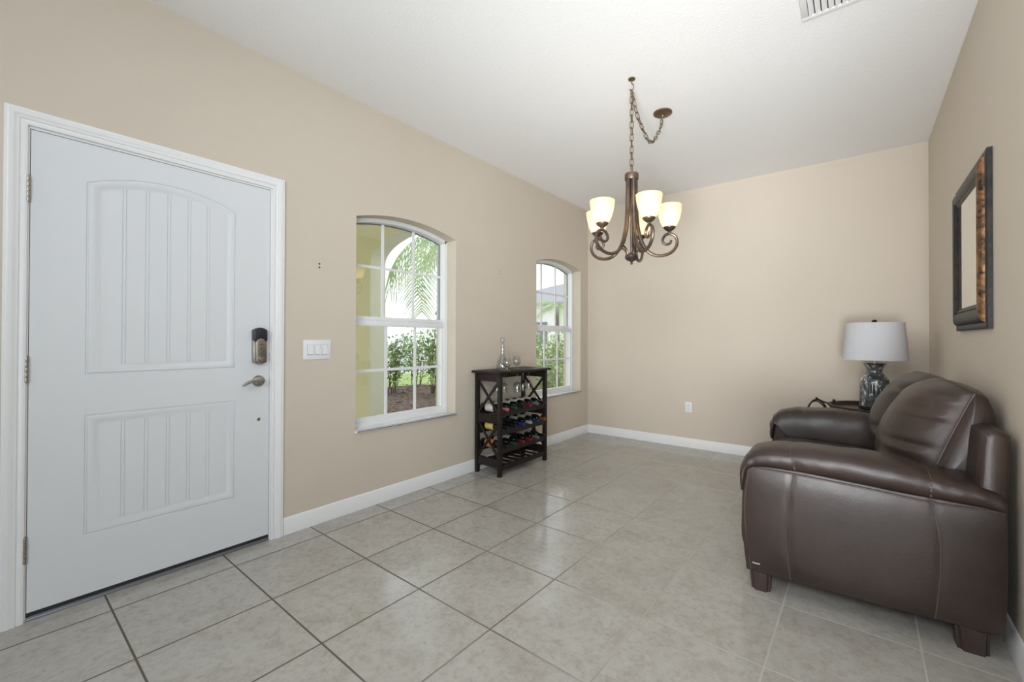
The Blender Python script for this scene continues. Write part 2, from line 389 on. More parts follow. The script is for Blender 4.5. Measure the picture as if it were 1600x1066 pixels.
door = thing('door_1', (XL, .14, 0), 'white front door with arched plank panel and electronic lock', 'door', kind='structure')
jb = MB()
jb.box(XO + .01, XL - .001, DOOR[0] + .001, DOOR[0] + .012, 0, DOOR[2] - .002)
jb.box(XO + .01, XL - .001, DOOR[1] - .013, DOOR[1] - .001, 0, DOOR[2] - .002)
jb.box(XO + .01, XL - .001, DOOR[0] + .012, DOOR[1] - .013, DOOR[2] - .014, DOOR[2] - .002)
jb.box(XL - .075, XL - .05, DOOR[0] + .012, DOOR[0] + .03, 0, DOOR[2] - .014)
jb.box(XL - .075, XL - .05, DOOR[1] - .03, DOOR[1] - .013, 0, DOOR[2] - .014)
jb.build('jamb', M_TRIM, door)
def door_leaf():
    y0, y1, z0, z1 = .1485, 1.0655, .034, 2.058; xf = XL - .002; TH = .044
    mb = MB()
    def rect(a, b, zb, zt):
        def out(d, n=1): return [(a + d, zb + d), (b - d, zb + d), (b - d, zt - d), (a + d, zt - d)]
        return out, (lambda y, d: zt - d)
    def arch(a, b, zb, sp_, rise, n=28):
        hw = (b - a) / 2; yc = (a + b) / 2; r = (hw * hw + rise * rise) / (2 * rise); zc = sp_ + rise - r
        top = lambda y, d: zc + math.sqrt((r - d) ** 2 - (y - yc) ** 2)
        def out(d):
            pts = [(a + d, zb + d), (b - d, zb + d)]
            for i in range(n + 1):
                y = (b - d) + ((a + d) - (b - d)) * i / n; pts.append((y, top(y, d)))
            return pts
        return out, top
    panels = [(rect(.312, .898, .296, .838), .312, .898, .296), (arch(.312, .896, 1.016, 1.885, .068), .312, .896, 1.016)]
    LO = [(0, 0), (.003, -.004), (.007, -.004), (.010, .0015), (.018, .0025), (.034, -.004), (.042, -.0065), (.046, -.0065)]
    holes = []
    FH = -.0055
    for (out, top), a, b, zb in panels:
        loops = [[(xf + h, y, z) for y, z in out(d)] for d, h in LO]
        n = len(loops[0]); vs = [p for l in loops for p in l]; fs = []
        for i in range(len(loops) - 1):
            for j in range(n): fs.append((i * n + j, i * n + (j + 1) % n, (i + 1) * n + (j + 1) % n, (i + 1) * n + j))
        mb.add(vs, fs); holes.append(loops[0])
        D = .0455; ya, yb = a + D, b - D
        cols = [(ya, -.002)]
        for k in range(1, 6):
            g = ya + (yb - ya) * k / 6
            cols += [(g - .0085, 0), (g - .006, -.0035), (g - .0035, 0), (g + .0035, 0), (g + .006, -.0035), (g + .0085, 0)]
        cols.append((yb, -.002))
        fine = []
        for (p, hp), (q_, hq) in zip(cols, cols[1:]):
            ns = max(1, int((q_ - p) / .02))
            for i in range(ns): t = i / ns; fine.append((p + (q_ - p) * t, hp + (hq - hp) * t))
        fine.append(cols[-1])
        vs = []; fs = []
        for y, h in fine: vs += [(xf + FH + h, y, zb + D), (xf + FH + h, y, top(y, D))]
        for i in range(len(fine) - 1): fs.append((2 * i, 2 * i + 2, 2 * i + 3, 2 * i + 1))
        mb.add(vs, fs)
    bm = bmesh.new()
    outer = [(xf, y0, z0), (xf, y1, z0), (xf, y1, z1), (xf, y0, z1)]
    es = []
    for lp in [outer] + holes:
        vv = [bm.verts.new(p) for p in lp]
        es += [bm.edges.new((vv[i], vv[(i + 1) % len(vv)])) for i in range(len(vv))]
    bmesh.ops.triangle_fill(bm, use_beauty=True, edges=es, normal=(1, 0, 0))
    bm.verts.index_update()
    mb.add([q.co.copy() for q in bm.verts], [[q.index for q in f.verts] for f in bm.faces]); bm.free()
    mb.add([(xf - t, y, z) for t in (0, TH) for y, z in ((y0, z0), (y1, z0), (y1, z1), (y0, z1))], [(0, 1, 5, 4), (1, 2, 6, 5), (2, 3, 7, 6), (3, 0, 4, 7), (4, 5, 6, 7)])
    ob = mb.build('door_leaf', M_DOOR, door, fix=False)
    # all front geometry must face the room (+X)
    me = ob.data
    bm = bmesh.new(); bm.from_mesh(me)
    for f in bm.faces:
        f.normal_update()
        if f.calc_center_median().x > -.03 and f.normal.x < -1e-4: f.normal_flip()
    bm.to_mesh(me); bm.free()
    return ob
leaf = door_leaf()
sw = MB(); sw.box(XL - .05, XL - .004, .149, 1.065, .020, .034); sw.build('bottom_sweep', M_DARKGAP, door)['label'] = 'black rubber sweep'
gk = MB(); gk.box(XL - .046, XL - .008, .1465, .1485, .03, 2.06); gk.box(XL - .046, XL - .008, 1.0656, 1.0675, .03, 2.06); gk.box(XL - .046, XL - .008, .147, 1.067, 2.0585, 2.061)
gk.build('weatherstrip', M_GASKET, door)['label'] = 'dark weatherstrip in the gap'
for z in (1.806, 1.048, .298):
    hb = MB()
    for i in range(5): hb.lathe([(.0001, 0), (.0068, .0005), (.0072, .002), (.0072, .0195), (.0068, .021), (.0001, .0215)], XL + .006, .1415, 12, Matrix.Translation((0, 0, z - .054 + i * .0217)))
    hb.lathe([(.0001, .054), (.0045, .054), (.0045, .059), (.0001, .060)], XL + .006, .1415, 12, Matrix.Translation((0, 0, z)))
    hb.box(XL - .003, XL + .001, .134, .149, z - .052, z + .052)
    hb.build('hinge', M_NICKEL, door)['label'] = 'satin nickel hinge'
# electronic deadbolt: keyed body, thumb turn, black battery cover
def lock_outline(y0, y1, z0, z1, rise):
    pts = [(y0, z0 + .012)]
    for i in range(9): t = i / 8; pts.append((y0 + (y1 - y0) * t, z0 + .012 - .012 * math.sin(PI * t)))
    pts.append((y1, z0 + .012))
    for i in range(9): t = i / 8; pts.append((y1 + (y0 - y1) * t, z1 - rise + rise * math.sin(PI * t)))
    q = []
    for p in pts:
        if not q or (Vector(p) - Vector(q[-1])).length > 1e-4: q.append(p)
    if (Vector(q[0]) - Vector(q[-1])).length < 1e-4: q.pop()
    return q
lk = MB(); lk.prism(lock_outline(.972, 1.041, 1.035, 1.176, .001), 0, XL - .003, XL + .030, .004)
lk.prism([(1.0065 + .024 * math.cos(a) , 1.108 + (.052 if math.sin(a) > 0 else -.045) + .024 * math.sin(a)) for a in [2 * PI * i / 28 for i in range(28)]], 0, XL + .02, XL + .040, .004)
lb = lk.build('deadbolt', M_NICKEL, door); lb['label'] = 'satin nickel electronic deadbolt'
cv = MB(); cv.prism(lock_outline(.9715, 1.0415, 1.158, 1.246, .014), 0, XL - .003, XL + .038, .005); cv.build('battery_cover', M_BLACKPL, lb)['label'] = 'black battery cover'
tt = MB()
RX = Matrix.Rotation(PI / 2, 4, 'Y')
tt.lathe([(.0001, 0), (.017, 0), (.018, .004), (.016, .010), (.0001, .010)], 0, 0, 24, Matrix.Translation((XL + .039, 1.0075, 1.068)) @ RX)
tt.box(-.005, .005, -.013, .013, .008, .018, .003, 2, Matrix.Translation((XL + .039, 1.0075, 1.068)) @ RX)
tt.build('thumb_turn', M_NICKEL, lb)
bt = MB(); bt.box(XL + .039, XL + .0415, .999, 1.016, 1.148, 1.152, .001); bt.lathe([(.0001, 0), (.004, 0), (.004, .002), (.0001, .002)], 0, 0, 12, Matrix.Translation((XL + .039, 1.0075, 1.125)) @ RX)
bt.build('lock_button', M_SLOT, lb)
hd = MB()
T = Matrix.Translation((XL - .001, 1.008, .938)) @ RX
hd.lathe([(.0001, 0), (.032, 0), (.0325, .004), (.030, .010), (.024, .016), (.012, .02), (.011, .045), (.013, .052), (.011, .058), (.0001, .060)], 0, 0, 28, T)
hl = hd.build('door_handle', M_NICKEL, door); hl['label'] = 'satin nickel curved lever handle'
lv = MB(); lv.tube([(XL + .05, 1.010, .938), (XL + .052, .985, .945), (XL + .053, .960, .944), (XL + .052, .935, .934), (XL + .050, .912, .919)], [.010, .0085, .008, .0085, .006], 10)
lv.build('lever', M_NICKEL, hl)
pg = MB(); pg.lathe([(.0001, 0), (.009, 0), (.0095, .003), (.006, .006), (.005, .003), (.0001, .003)], 0, 0, 18, Matrix.Translation((XL - .002, 1.010, .717)) @ RX)
pg.build('hole_plug', M_NICKEL, door)['label'] = 'small round metal plug'
st = MB()
st.lathe([(.0001, 0), (.019, 0), (.019, .004), (.0001, .004)], 0, 0, 18, Matrix.Translation((XL - .006, 1.0675, .930)) @ RX)
st.box(XL - .02, XL - .002, 1.0665, 1.0685, 1.045, 1.10)
st.build('strike_plate', mat('dark_strike', (.10, .09, .08), .4, .6), door)
th = MB(); th.box(XO + .01, XL - .002, DOOR[0] + .002, DOOR[1] - .002, 0, .016); th.box(XL - .02, XL + .003, DOOR[0] + .013, DOOR[1] - .014, 0, .010, .002)
struct(th.build('trim_2', M_ALU), 'dark metal threshold under the front door', 'threshold')

# ------------------------------------------------------------------ windows
def window(idx, a, b, label):
    root = thing('window_%d' % idx, (-2.9, (a + b) / 2, WZ0), label, 'window', kind='structure')
    x0, x1 = -2.955, -2.868; FW = .030
    def archstrip(mb, xa, xb, d0, d1, n=24):
        ring = []
        for i in range(n + 1):
            y0 = a + d0 + (b - a - 2 * d0) * i / n; y1 = a + d1 + (b - a - 2 * d1) * i / n
            z0, z1 = arc_z(y0, a, b, WSP, WRISE, d0), arc_z(y1, a, b, WSP, WRISE, d1)
            ring.append([(xa, y0, z0), (xb, y0, z0), (xb, y1, z1), (xa, y1, z1)])
        mb.loft(ring, smooth=False)
    zs = WZ0 + .013
    fr = MB(); fr.box(x0, x1, a + .001, a + FW, zs, arc_z(a, a, b, WSP, WRISE)); fr.box(x0, x1, b - FW, b - .001, zs, arc_z(b, a, b, WSP, WRISE))
    fr.box(x0, x1, a + FW, b - FW, zs, zs + .028); archstrip(fr, x0, x1, .001, FW)
    fr.build('window_frame', M_FRAME, root)
    ga = MB()
    ga.box(-2.945, -2.930, a + FW, a + FW + .008, 1.3, 2.01); ga.box(-2.945, -2.930, b - FW - .008, b - FW, 1.3, 2.01)
    archstrip(ga, -2.945, -2.930, FW, FW + .007); ga.build('gasket', M_GASKET, root)
    # upper (outer, fixed) sash
    us = MB(); us.box(-2.945, -2.912, a + FW, b - FW, 1.315, 1.352, .003); u_ = us.build('upper_sash', M_FRAME, root)
    gy = [a + FW + (b - a - 2 * FW) * k / 3 for k in (1, 2)]
    g1 = MB()
    for y in gy: g1.box(-2.935, -2.923, y - .010, y + .010, 1.35, arc_z(y, a, b, WSP, WRISE, FW + .002))
    g1.box(-2.934, -2.924, a + FW, b - FW, 1.717, 1.737); g1.build('muntins', M_FRAME, u_)
    p1 = MB(); n = 24; top = [(a + FW + (b - a - 2 * FW) * i / n) for i in range(n + 1)]
    p1.prism([(a + FW, 1.33), (b - FW, 1.33)] + [(y, arc_z(y, a, b, WSP, WRISE, FW)) for y in top[::-1]], 0, -2.930, -2.928); p1.build('upper_pane', M_PANE, u_)
    # lower (inner) sash
    SW = .026; la, lb_ = a + FW, b - FW
    ls = MB(); zb, zt = zs + .028, 1.318
    ls.box(-2.905, -2.876, la, la + SW, zb, zt); ls.box(-2.905, -2.876, lb_ - SW, lb_, zb, zt)
    ls.box(-2.907, -2.872, la, lb_, zt - .040, zt, .003); ls.box(-2.9045, -2.8755, la + SW - .001, lb_ - SW + .001, zb, zb + .03)
    l_ = ls.build('lower_sash', M_FRAME, root)
    g2 = MB()
    for k in (1, 2):
        y = la + SW + (lb_ - la - 2 * SW) * k / 3; g2.box(-2.897, -2.885, y - .010, y + .010, zb + .028, zt - .038)
    g2.box(-2.896, -2.886, la + SW - .001, lb_ - SW + .001, .938, .958); g2.build('muntins', M_FRAME, l_)
    p2 = MB(); p2.box(-2.892, -2.890, la + SW - .004, lb_ - SW + .004, zb + .026, zt - .036); p2.build('lower_pane', M_PANE, l_)
    lt = MB()
    for y in (a + .24, b - .24): lt.box(-2.900, -2.872, y - .028, y + .028, zt, zt + .012, .003)
    lt.build('sash_lock', M_FRAME, l_)
    si = MB(); si.box(-2.955, XL + .022, a - .004 + .005, b - .001, WZ0, WZ0 + .013, .003); si.box(XL + .0005, XL + .022, a - .008, b + .008, WZ0 - .002, WZ0 + .013, .004)
    si.build('window_sill', M_SILL, root)
window(1, *WINS[0], 'white arched sash window nearer the front door')
window(2, *WINS[1], 'white arched sash window beside the wine rack near the corner')

# ------------------------------------------------------------------ wall plates, vent, anchors
def switch_plate():
    y0, y1, z0, z1 = 1.256, 1.431, 1.052, 1.176; x = XL
    t = thing('light_switch', (x, (y0 + y1) / 2, z0), 'white three-rocker light switch plate between door and window', 'light switch')
    p = MB(); p.box(x, x + .006, y0, y1, z0, z1, .003); p.build('face_plate', M_PLASTIC, t)
    for k in (0, 1, 2):
        yc = (y0 + y1) / 2 + (k - 1) * .046; r = MB()
        r.prism([(x + .004, 1.083), (x + .012, 1.083), (x + .007, 1.145), (x + .004, 1.145)], 1, yc - .0165, yc + .0165); r.build('rocker', M_PLASTIC, t)
        s = MB(); s.box(x + .0055, x + .0066, yc - .018, yc + .018, 1.080, 1.146)
        s.build('rocker_gap', mat('grey_gap', (.25, .25, .27), .7), t)
switch_plate()
def outlet():
    xc, z0, z1 = -1.486, .385, .499; y = YB
    t = thing('wall_outlet', (xc, y, z0), 'white duplex power outlet low on the far wall', 'outlet')
    p = MB(); p.box(xc - .037, xc + .037, y - .006, y, z0, z1, .003); p.build('face_plate', M_PLASTIC, t)
    for z in (.422, .463):
        r = MB(); r.prism([(xc + .016 * math.cos(a), z + .014 * math.sin(a)) for a in [2 * PI * i / 20 for i in range(20)]], 1, y - .009, y - .004); q = r.build('receptacle', M_PLASTIC, t)
        s = MB(); s.box(xc - .008, xc - .0055, y - .0095, y - .008, z - .003, z + .007); s.box(xc + .0055, xc + .008, y - .0095, y - .008, z - .003, z + .006); s.box(xc - .002, xc + .002, y - .0095, y - .008, z - .010, z - .006)
        s.build('socket_slot', M_SLOT, q)
outlet()
def vent():
    x0, x1, y0, y1 = -.225, .135, 2.24, 2.60
    t = thing('ceiling_vent', ((x0 + x1) / 2, (y0 + y1) / 2, H), 'white slatted air vent in the ceiling', 'air vent')
    f = MB(); B = .03; z = H - .008
    for a in ((x0, x1, y0, y0 + B), (x0, x1, y1 - B, y1), (x0, x0 + B, y0 + B, y1 - B), (x1 - B, x1, y0 + B, y1 - B)): f.box(*a, z, H, .002)
    f.build('vent_frame', M_TRIM, t)
    b = MB(); b.box(x0 + B, x1 - B, y0 + B, y1 - B, H - .002, H); b.build('vent_backing', M_SLOT, t)
    n = 11
    for i in range(n):
        xc = x0 + B + (x1 - x0 - 2 * B) * (i + .5) / n; s = MB()
        s.prism([(xc - .011, z - .002), (xc - .009, z - .002), (xc + .011, H - .003), (xc + .009, H - .003)], 1, y0 + B, y1 - B); s.build('slat', M_TRIM, t)
vent()
for (y, z, lab, c) in ((1.355, 1.666, 'upper dark screw hole on wall left of the nearer window', (.12, .10, .08)), (1.355, 1.643, 'lower dark screw hole on wall left of the nearer window', (.12, .10, .08)),
                       (3.096, 1.847, 'upper tan wall anchor above the wine rack', (.36, .27, .13)), (3.096, 1.820, 'lower tan wall anchor above the wine rack', (.36, .27, .13))):
    m_ = MB(); m_.lathe([(.0001, -.004), (.006, -.004), (.006, .0015), (.003, .002), (.0025, 0), (.0001, 0)], 0, 0, 12, Matrix.Translation((XL, y, z)) @ RX)
    tag(m_.build('wall_anchor', mat('anchor%.2f' % c[0], c, .6)), lab, 'wall anchor')

# ------------------------------------------------------------------ mirror
def mirror():
    y0, y1, z0, z1 = 2.688, 3.425, 1.235, 2.030
    t = thing('framed_mirror', (XR, (y0 + y1) / 2, z0), 'rectangular wall mirror in wide black and copper frame above sofa', 'mirror')
    P1 = [(0, .001), (0, .017), (.004, .020), (.024, .021), (.030, .017)]
    P2 = [(.029, .014), (.032, .028), (.042, .036), (.058, .041), (.074, .041), (.088, .036), (.094, .030)]
    P3 = [(.093, .026), (.098, .031), (.104, .031), (.109, .027), (.114, .024), (.124, .022), (.124, .002)]
    def side(mb, prof, which):
        rings = []
        for e in (0, 1):
            r = []
            for (wd, h) in prof:
                x = XR - h
                if which == 'near': p = (x, y0 + wd, (z0 + wd) if e == 0 else (z1 - wd))
                elif which == 'far': p = (x, y1 - wd, (z0 + wd) if e == 0 else (z1 - wd))
                elif which == 'top': p = (x, (y0 + wd) if e == 0 else (y1 - wd), z1 - wd)
                else: p = (x, (y0 + wd) if e == 0 else (y1 - wd), z0 + wd)
                r.append(p)
            rings.append(r)
        n = len(prof)
        mb.add(rings[0] + rings[1], [(i, i + 1, n + i + 1, n + i) for i in range(n - 1)], True)
    m1 = MB(); [side(m1, P1, k) for k in ('near', 'far', 'top', 'bottom')]; m1.build('outer_moulding', M_BLKFRAME, t, fix=False)
    for nm, k in (('stile', 'near'), ('stile', 'far')):
        q = MB(); side(q, P2, k); q.build(nm, M_COPPER if k == 'near' else M_BLKFRAME, t, fix=False)['label'] = 'mottled copper stile' if k == 'near' else 'copper stile in painted shade'  # far stile is taken as copper; its shade is put into the colour
    for k in ('top', 'bottom'):
        q = MB(); side(q, P2, k); q.build('rail', M_BLKFRAME, t, fix=False)['label'] = 'dark polished rail'
    m3 = MB(); [side(m3, P3, k) for k in ('near', 'far', 'top', 'bottom')]
    for k in range(46):
        z = z0 + .105 + (z1 - z0 - .21) * k / 45
        for y in (y0 + .101, y1 - .101): m3.lathe([(.0001, -.006), (.0045, -.003), (.0045, .003), (.0001, .006)], XR - .031, y, 6, Matrix.Translation((0, 0, z)))
    m3.build('inner_bead', M_BLKFRAME, t, fix=False)
    g = MB(); g.box(XR - .0235, XR - .0195, y0 + .118, y1 - .118, z0 + .118, z1 - .118); g.build('mirror_glass', M_MIRROR, t)
mirror()

# ------------------------------------------------------------------ sofa
SO = Vector((0.0, 2.254, 0)); SA = math.radians(2.6); SL = 1.56; AW = .235
sofa = thing('leather_loveseat', SO, 'dark brown leather loveseat with pillow arms against right wall', 'sofa', rz=SA)
def smooth_closed(ctrl, n):
    k = len(ctrl); out = []
    for i in range(n):
        t = i * k / n; j = int(t); u = t - j
        p = [Vector(ctrl[(j + d) % k]) for d in (-1, 0, 1, 2)]
        out.append(.5 * ((2 * p[1]) + (p[2] - p[0]) * u + (2 * p[0] - 5 * p[1] + 4 * p[2] - p[3]) * u * u + (3 * p[1] - p[0] - 3 * p[2] + p[3]) * u ** 3))
    return out
def smooth_open(ctrl, n):
    P_ = [Vector(c) for c in ctrl]; P_ = [2 * P_[0] - P_[1]] + P_ + [2 * P_[-1] - P_[-2]]; k = len(ctrl) - 1; out = []
    for i in range(n + 1):
        t = min(i * k / n, k - 1e-6); j = int(t); u = t - j; p = P_[j:j + 4]
        out.append(.5 * ((2 * p[1]) + (p[2] - p[0]) * u + (2 * p[0] - 5 * p[1] + 4 * p[2] - p[3]) * u * u + (3 * p[1] - p[0] - 3 * p[2] + p[3]) * u ** 3))
    return out
def wrinkle(p, amp, sc_=9.0, seed=0.0):
    return amp * noise.noise(Vector((p[0] * sc_ + seed, p[1] * sc_ * .5, p[2] * sc_)))
ARM_PROF = [(-.425, .088), (-.438, .20), (-.447, .33), (-.443, .45), (-.428, .560), (-.40, .592), (-.20, .590), (.05, .575), (.226, .560), (.40, .562), (.436, .555), (.438, .42), (.432, .25), (.416, .098), (.10, .090), (-.20, .088)]
def arm_body(y0, y1, sgn):
    mb = MB(); n = 64
    prof = [];
    for i in range(len(ARM_PROF)):
        a, b = Vector(ARM_PROF[i]), Vector(ARM_PROF[(i + 1) % len(ARM_PROF)]); ns = max(1, int((b - a).length / .03))
        prof += [a.lerp(b, k / ns) for k in range(ns)]
    cx, cz = 0.0, .33
    rings = []
    for t, s in ((0, .955), (0.004, .978), (.012, .993), (.025, 1), (.5, 1), (.975, 1), (.988, .993), (.996, .978), (1, .955)):
        y = y0 + (y1 - y0) * t; r = []
        for p in prof:
            q = Vector((cx + (p.x - cx) * (1 - (1 - s) * .45), cz + (p.y - cz) * (1 - (1 - s) * .6)))
            r.append((q.x, y, q.y))
        rings.append(r)
    mb.loft(rings)
    return mb
def outer_panel(y, sgn):
    # gently padded outer side of the arm, 3 stitched panels divided by seams
    mb = MB(); nx, nz = 60, 16; vs = []; fs = []
    for i in range(nx + 1):
        x = -.424 + (.424 + .424) * i / nx
        zb = .100 + .004 * abs(x); zt = .578 - .02 * max(0, (x + .25) / .65)
        xe = min(abs(x + .424), abs(x - .424)) / .05
        for j in range(nz + 1):
            z = zb + (zt - zb) * j / nz
            ze = min(z - zb, zt - z) / .04
            xx = x
            s1 = -.243 - .03 * math.sin(PI * (z - .1) / .5) + .012 ; s2 = .236 + .016 * math.sin(PI * (z - .1) / .5)
            groove = sum(math.exp(-((x - s) / .006) ** 2) for s in (s1, s2))
            pad = .010 * (1 - math.exp(-max(xe, 0) * 1.3)) * (1 - math.exp(-max(ze, 0) * 1.3)) - .004 * groove
            bow = -.02 * math.sin(PI * (z - .09) / .5) if x < -.35 else 0
            xx = x + bow * max(0, (-.35 - x) / .075)
            xx = xx + (.010 * math.sin(PI * (z - .09) / .5) * max(0, (x - .33) / .085))
            vs.append((xx, y - sgn * (pad + .0005), z))
    for i in range(nx):
        for j in range(nz): a = i * (nz + 1) + j; fs.append((a, a + nz + 1, a + nz + 2, a + 1))
    mb.add(vs, fs, True); return mb
def seam(pts, r=.0028): return MB().tube(smooth_open(pts, 24), r, 6)
def arm_pad(yc, hw, seed, sg):
    # pillow top: rings between an upper and a lower profile, rolled over the front edge
    top = smooth_open([(.438, .562), (.430, .602), (.392, .638), (.300, .656), (.226, .668), (.08, .690), (-.10, .697), (-.25, .690), (-.35, .676), (-.415, .645), (-.450, .590), (-.460, .520), (-.452, .456)], 60)
    bot = smooth_open([(.430, .548), (.405, .546), (.370, .545), (.300, .545), (.226, .547), (.08, .556), (-.10, .566), (-.22, .572), (-.31, .574), (-.375, .572), (-.412, .560), (-.424, .515), (-.438, .452)], 60)
    rings = []; k = 61
    for i in range(k):
        T, B = top[i], bot[i]; f = i / (k - 1)
        e = 1.0
        if f < .10: e = math.sqrt(max(.03, 1 - (1 - f / .10) ** 2))
        if f > .90: e = math.sqrt(max(.06, 1 - ((f - .90) / .10) ** 2))
        c = (T + B) / 2; a = (T - B) / 2; wd = hw * (.80 + .20 * e); nrm = a.normalized()
        r = []
        for j in range(36):
            t = 2 * PI * j / 36; ct, st = math.cos(t), math.sin(t)
            yy = wd * math.copysign(abs(ct) ** .62, ct); hh = math.copysign(abs(st) ** .80, st)
            inner = sg * ct > 0
            drop = -.135 * max(0, sg * ct) * (1 - max(0, hh)) * min(1, max(0, (c.x + .43) / .08)) if c.x < .36 else 0     # inner roll hangs over the seat
            q = Vector((c.x + a.x * hh, yc + yy, c.y + a.y * hh + drop))
            wv = wrinkle(q, .007, 11, seed)
            fold = math.sin(q.x * 95 + q.z * 70 + 4 * noise.noise(Vector((q.x * 7, q.y * 7 + seed, q.z * 7)))) * .0065 * max(0, noise.noise(Vector((q.x * 5 + seed, 0, 3))) + .2)
            d = wv + fold
            for sx in (-.228, .226): d -= .007 * math.exp(-((c.x - sx) / .010) ** 2)
            d *= .25 if st < -.5 else 1
            q += Vector((nrm.x * max(0, st), ct * .6, nrm.y * max(0, st))) * d
            r.append(q)
        rings.append(r)
    seams = []
    for sx in (-.228, .226):
        i = min(range(3, 45), key=lambda n: abs((top[n].x + bot[n].x) / 2 - sx))
        seams.append([q + Vector((0, -sg * .0008, .0008)) for j, q in enumerate(rings[i]) if (sg * math.cos(2 * PI * j / 36) < .75) and math.sin(2 * PI * j / 36) > -.75])
        if sg < 0: seams[-1] = seams[-1]
        seams[-1].sort(key=lambda q: (q.y * sg))
    mb = MB(); mb.loft(rings); return mb, seams
for (y0, sg, sd) in ((0, 1, 1.3), (SL - AW, -1, 7.7)):
    ab = arm_body(y0 + .012, y0 + AW - .012, sg).build('arm', M_LEATHER, sofa, local=True, soft=True)
    yo = y0 + .012 if sg > 0 else y0 + AW - .012
    outer_panel(yo, sg).build('side_panel', M_LEATHER, ab, local=True)
    ysm = yo - sg * .006
    for pts in ([(-.245, ysm, .097), (-.262, ysm - sg * .003, .28), (-.258, ysm - sg * .003, .42), (-.232, ysm, .574)], [(.238, ysm, .101), (.252, ysm - sg * .003, .28), (.250, ysm - sg * .003, .42), (.230, ysm, .545)],
                [(-.405, yo - sg * .001, .10), (-.425, yo - sg * .001, .25), (-.432, yo - sg * .002, .40), (-.414, yo - sg * .001, .572)]):
        seam(pts).build('seam', M_SEAM, ab, local=True)
    seam([(-.42, yo - sg * .002, .578), (-.22, yo - sg * .008, .576), (.05, yo - sg * .009, .562), (.226, yo - sg * .009, .549), (.41, yo - sg * .002, .552)], .0035).build('piping', M_SEAM, ab, local=True)
    pmb, pseams = arm_pad(y0 + AW / 2 + sg * .006, AW / 2 + .018, sd, sg)
    pad = pmb.build('arm_pad', M_LEATHER, sofa, local=True, sub=1, soft=True)
    for sm in pseams: MB().tube(sm, .0026, 6).build('seam', M_SEAM, pad, local=True)
    if sg > 0:
        tg = MB(); tg.box(-.398, -.366, yo - .0135, yo - .010, .130, .1375); tg.build('metal_tag', mat('silver_tag', (.6, .6, .6), .3, .9), ab, local=True)['label'] = 'small silver metal tag'
# base, front rail, back frame
bs = MB(); bs.box(-.40, .40, AW - .02, SL - AW + .02, .095, .27, .02); bs.build('seat_base', M_LEATHER, sofa, local=True)
fr = MB(); rr = []
for i in range(31):
    y = AW - .035 + (SL - 2 * AW + .07) * i / 30; ring = []
    for j in range(20):
        a = 2 * PI * j / 20; ring.append((-.430 + .046 * math.cos(a), y, .215 + .115 * math.copysign(abs(math.sin(a)) ** .7, math.sin(a)) + wrinkle((0, y, 0), .003)))
    rr.append(ring)
fr.loft(rr); fr.build('front_rail', M_LEATHER, sofa, local=True)
bk = MB(); bprof = [(.30, .10), (.41, .10), (.435, .35), (.448, .60), (.455, .80), (.446, .835), (.415, .850), (.385, .842), (.370, .815), (.350, .60), (.30, .35)]
bprof = smooth_closed(bprof, 44); rr = []
for t, s in ((0, .55), (.002, .70), (.006, .82), (.012, .90), (.02, .96), (.032, 1), (.5, 1), (.968, 1), (.98, .96), (.988, .90), (.994, .82), (.998, .70), (1, .55)):
    rr.append([(.400 + (p.x - .400) * s, .020 + (SL - .04) * t, .45 + (p.y - .45) * (1 - (1 - s) * .12)) for p in bprof])
bk.loft(rr); bf = bk.build('back_frame', M_LEATHER, sofa, local=True, soft=True)
# seat cushions
SWID = (SL - 2 * AW) / 2
def seat_cushion(y0, seed):
    mb = MB(); rings = []
    ctrl = [(.24, .30), (.27, .38), (.24, .455), (.0, .480), (-.25, .490), (-.39, .472), (-.458, .415), (-.474, .350), (-.45, .29), (-.30, .275), (.0, .275)]
    prof = smooth_closed(ctrl, 48)
    for t in [-1, -.985, -.95, -.88, -.75, -.5, -.25, 0, .25, .5, .75, .88, .95, .985, 1]:
        g = (1 - abs(t) ** 6 * .14) if abs(t) < .999 else .80
        cr_ = .026 * (1 - t * t)
        ring = []
        for p in prof:
            x = -.08 + (p.x + .08) * (1 - (1 - g) * .5); z = .36 + (p.y - .36) * g + (cr_ if p.y > .43 else 0)
            q = Vector((x, y0 + SWID / 2 + t * (SWID / 2 + .006), z)); q.z += wrinkle(q, .006, 7, seed) if p.y > .38 else 0
            ring.append(q)
        rings.append(ring)
    mb.loft(rings); return mb
for k in (0, 1): seat_cushion(AW + k * SWID, 3 + 5 * k).build('seat_cushion', M_LEATHER, sofa, local=True, sub=1, soft=True)
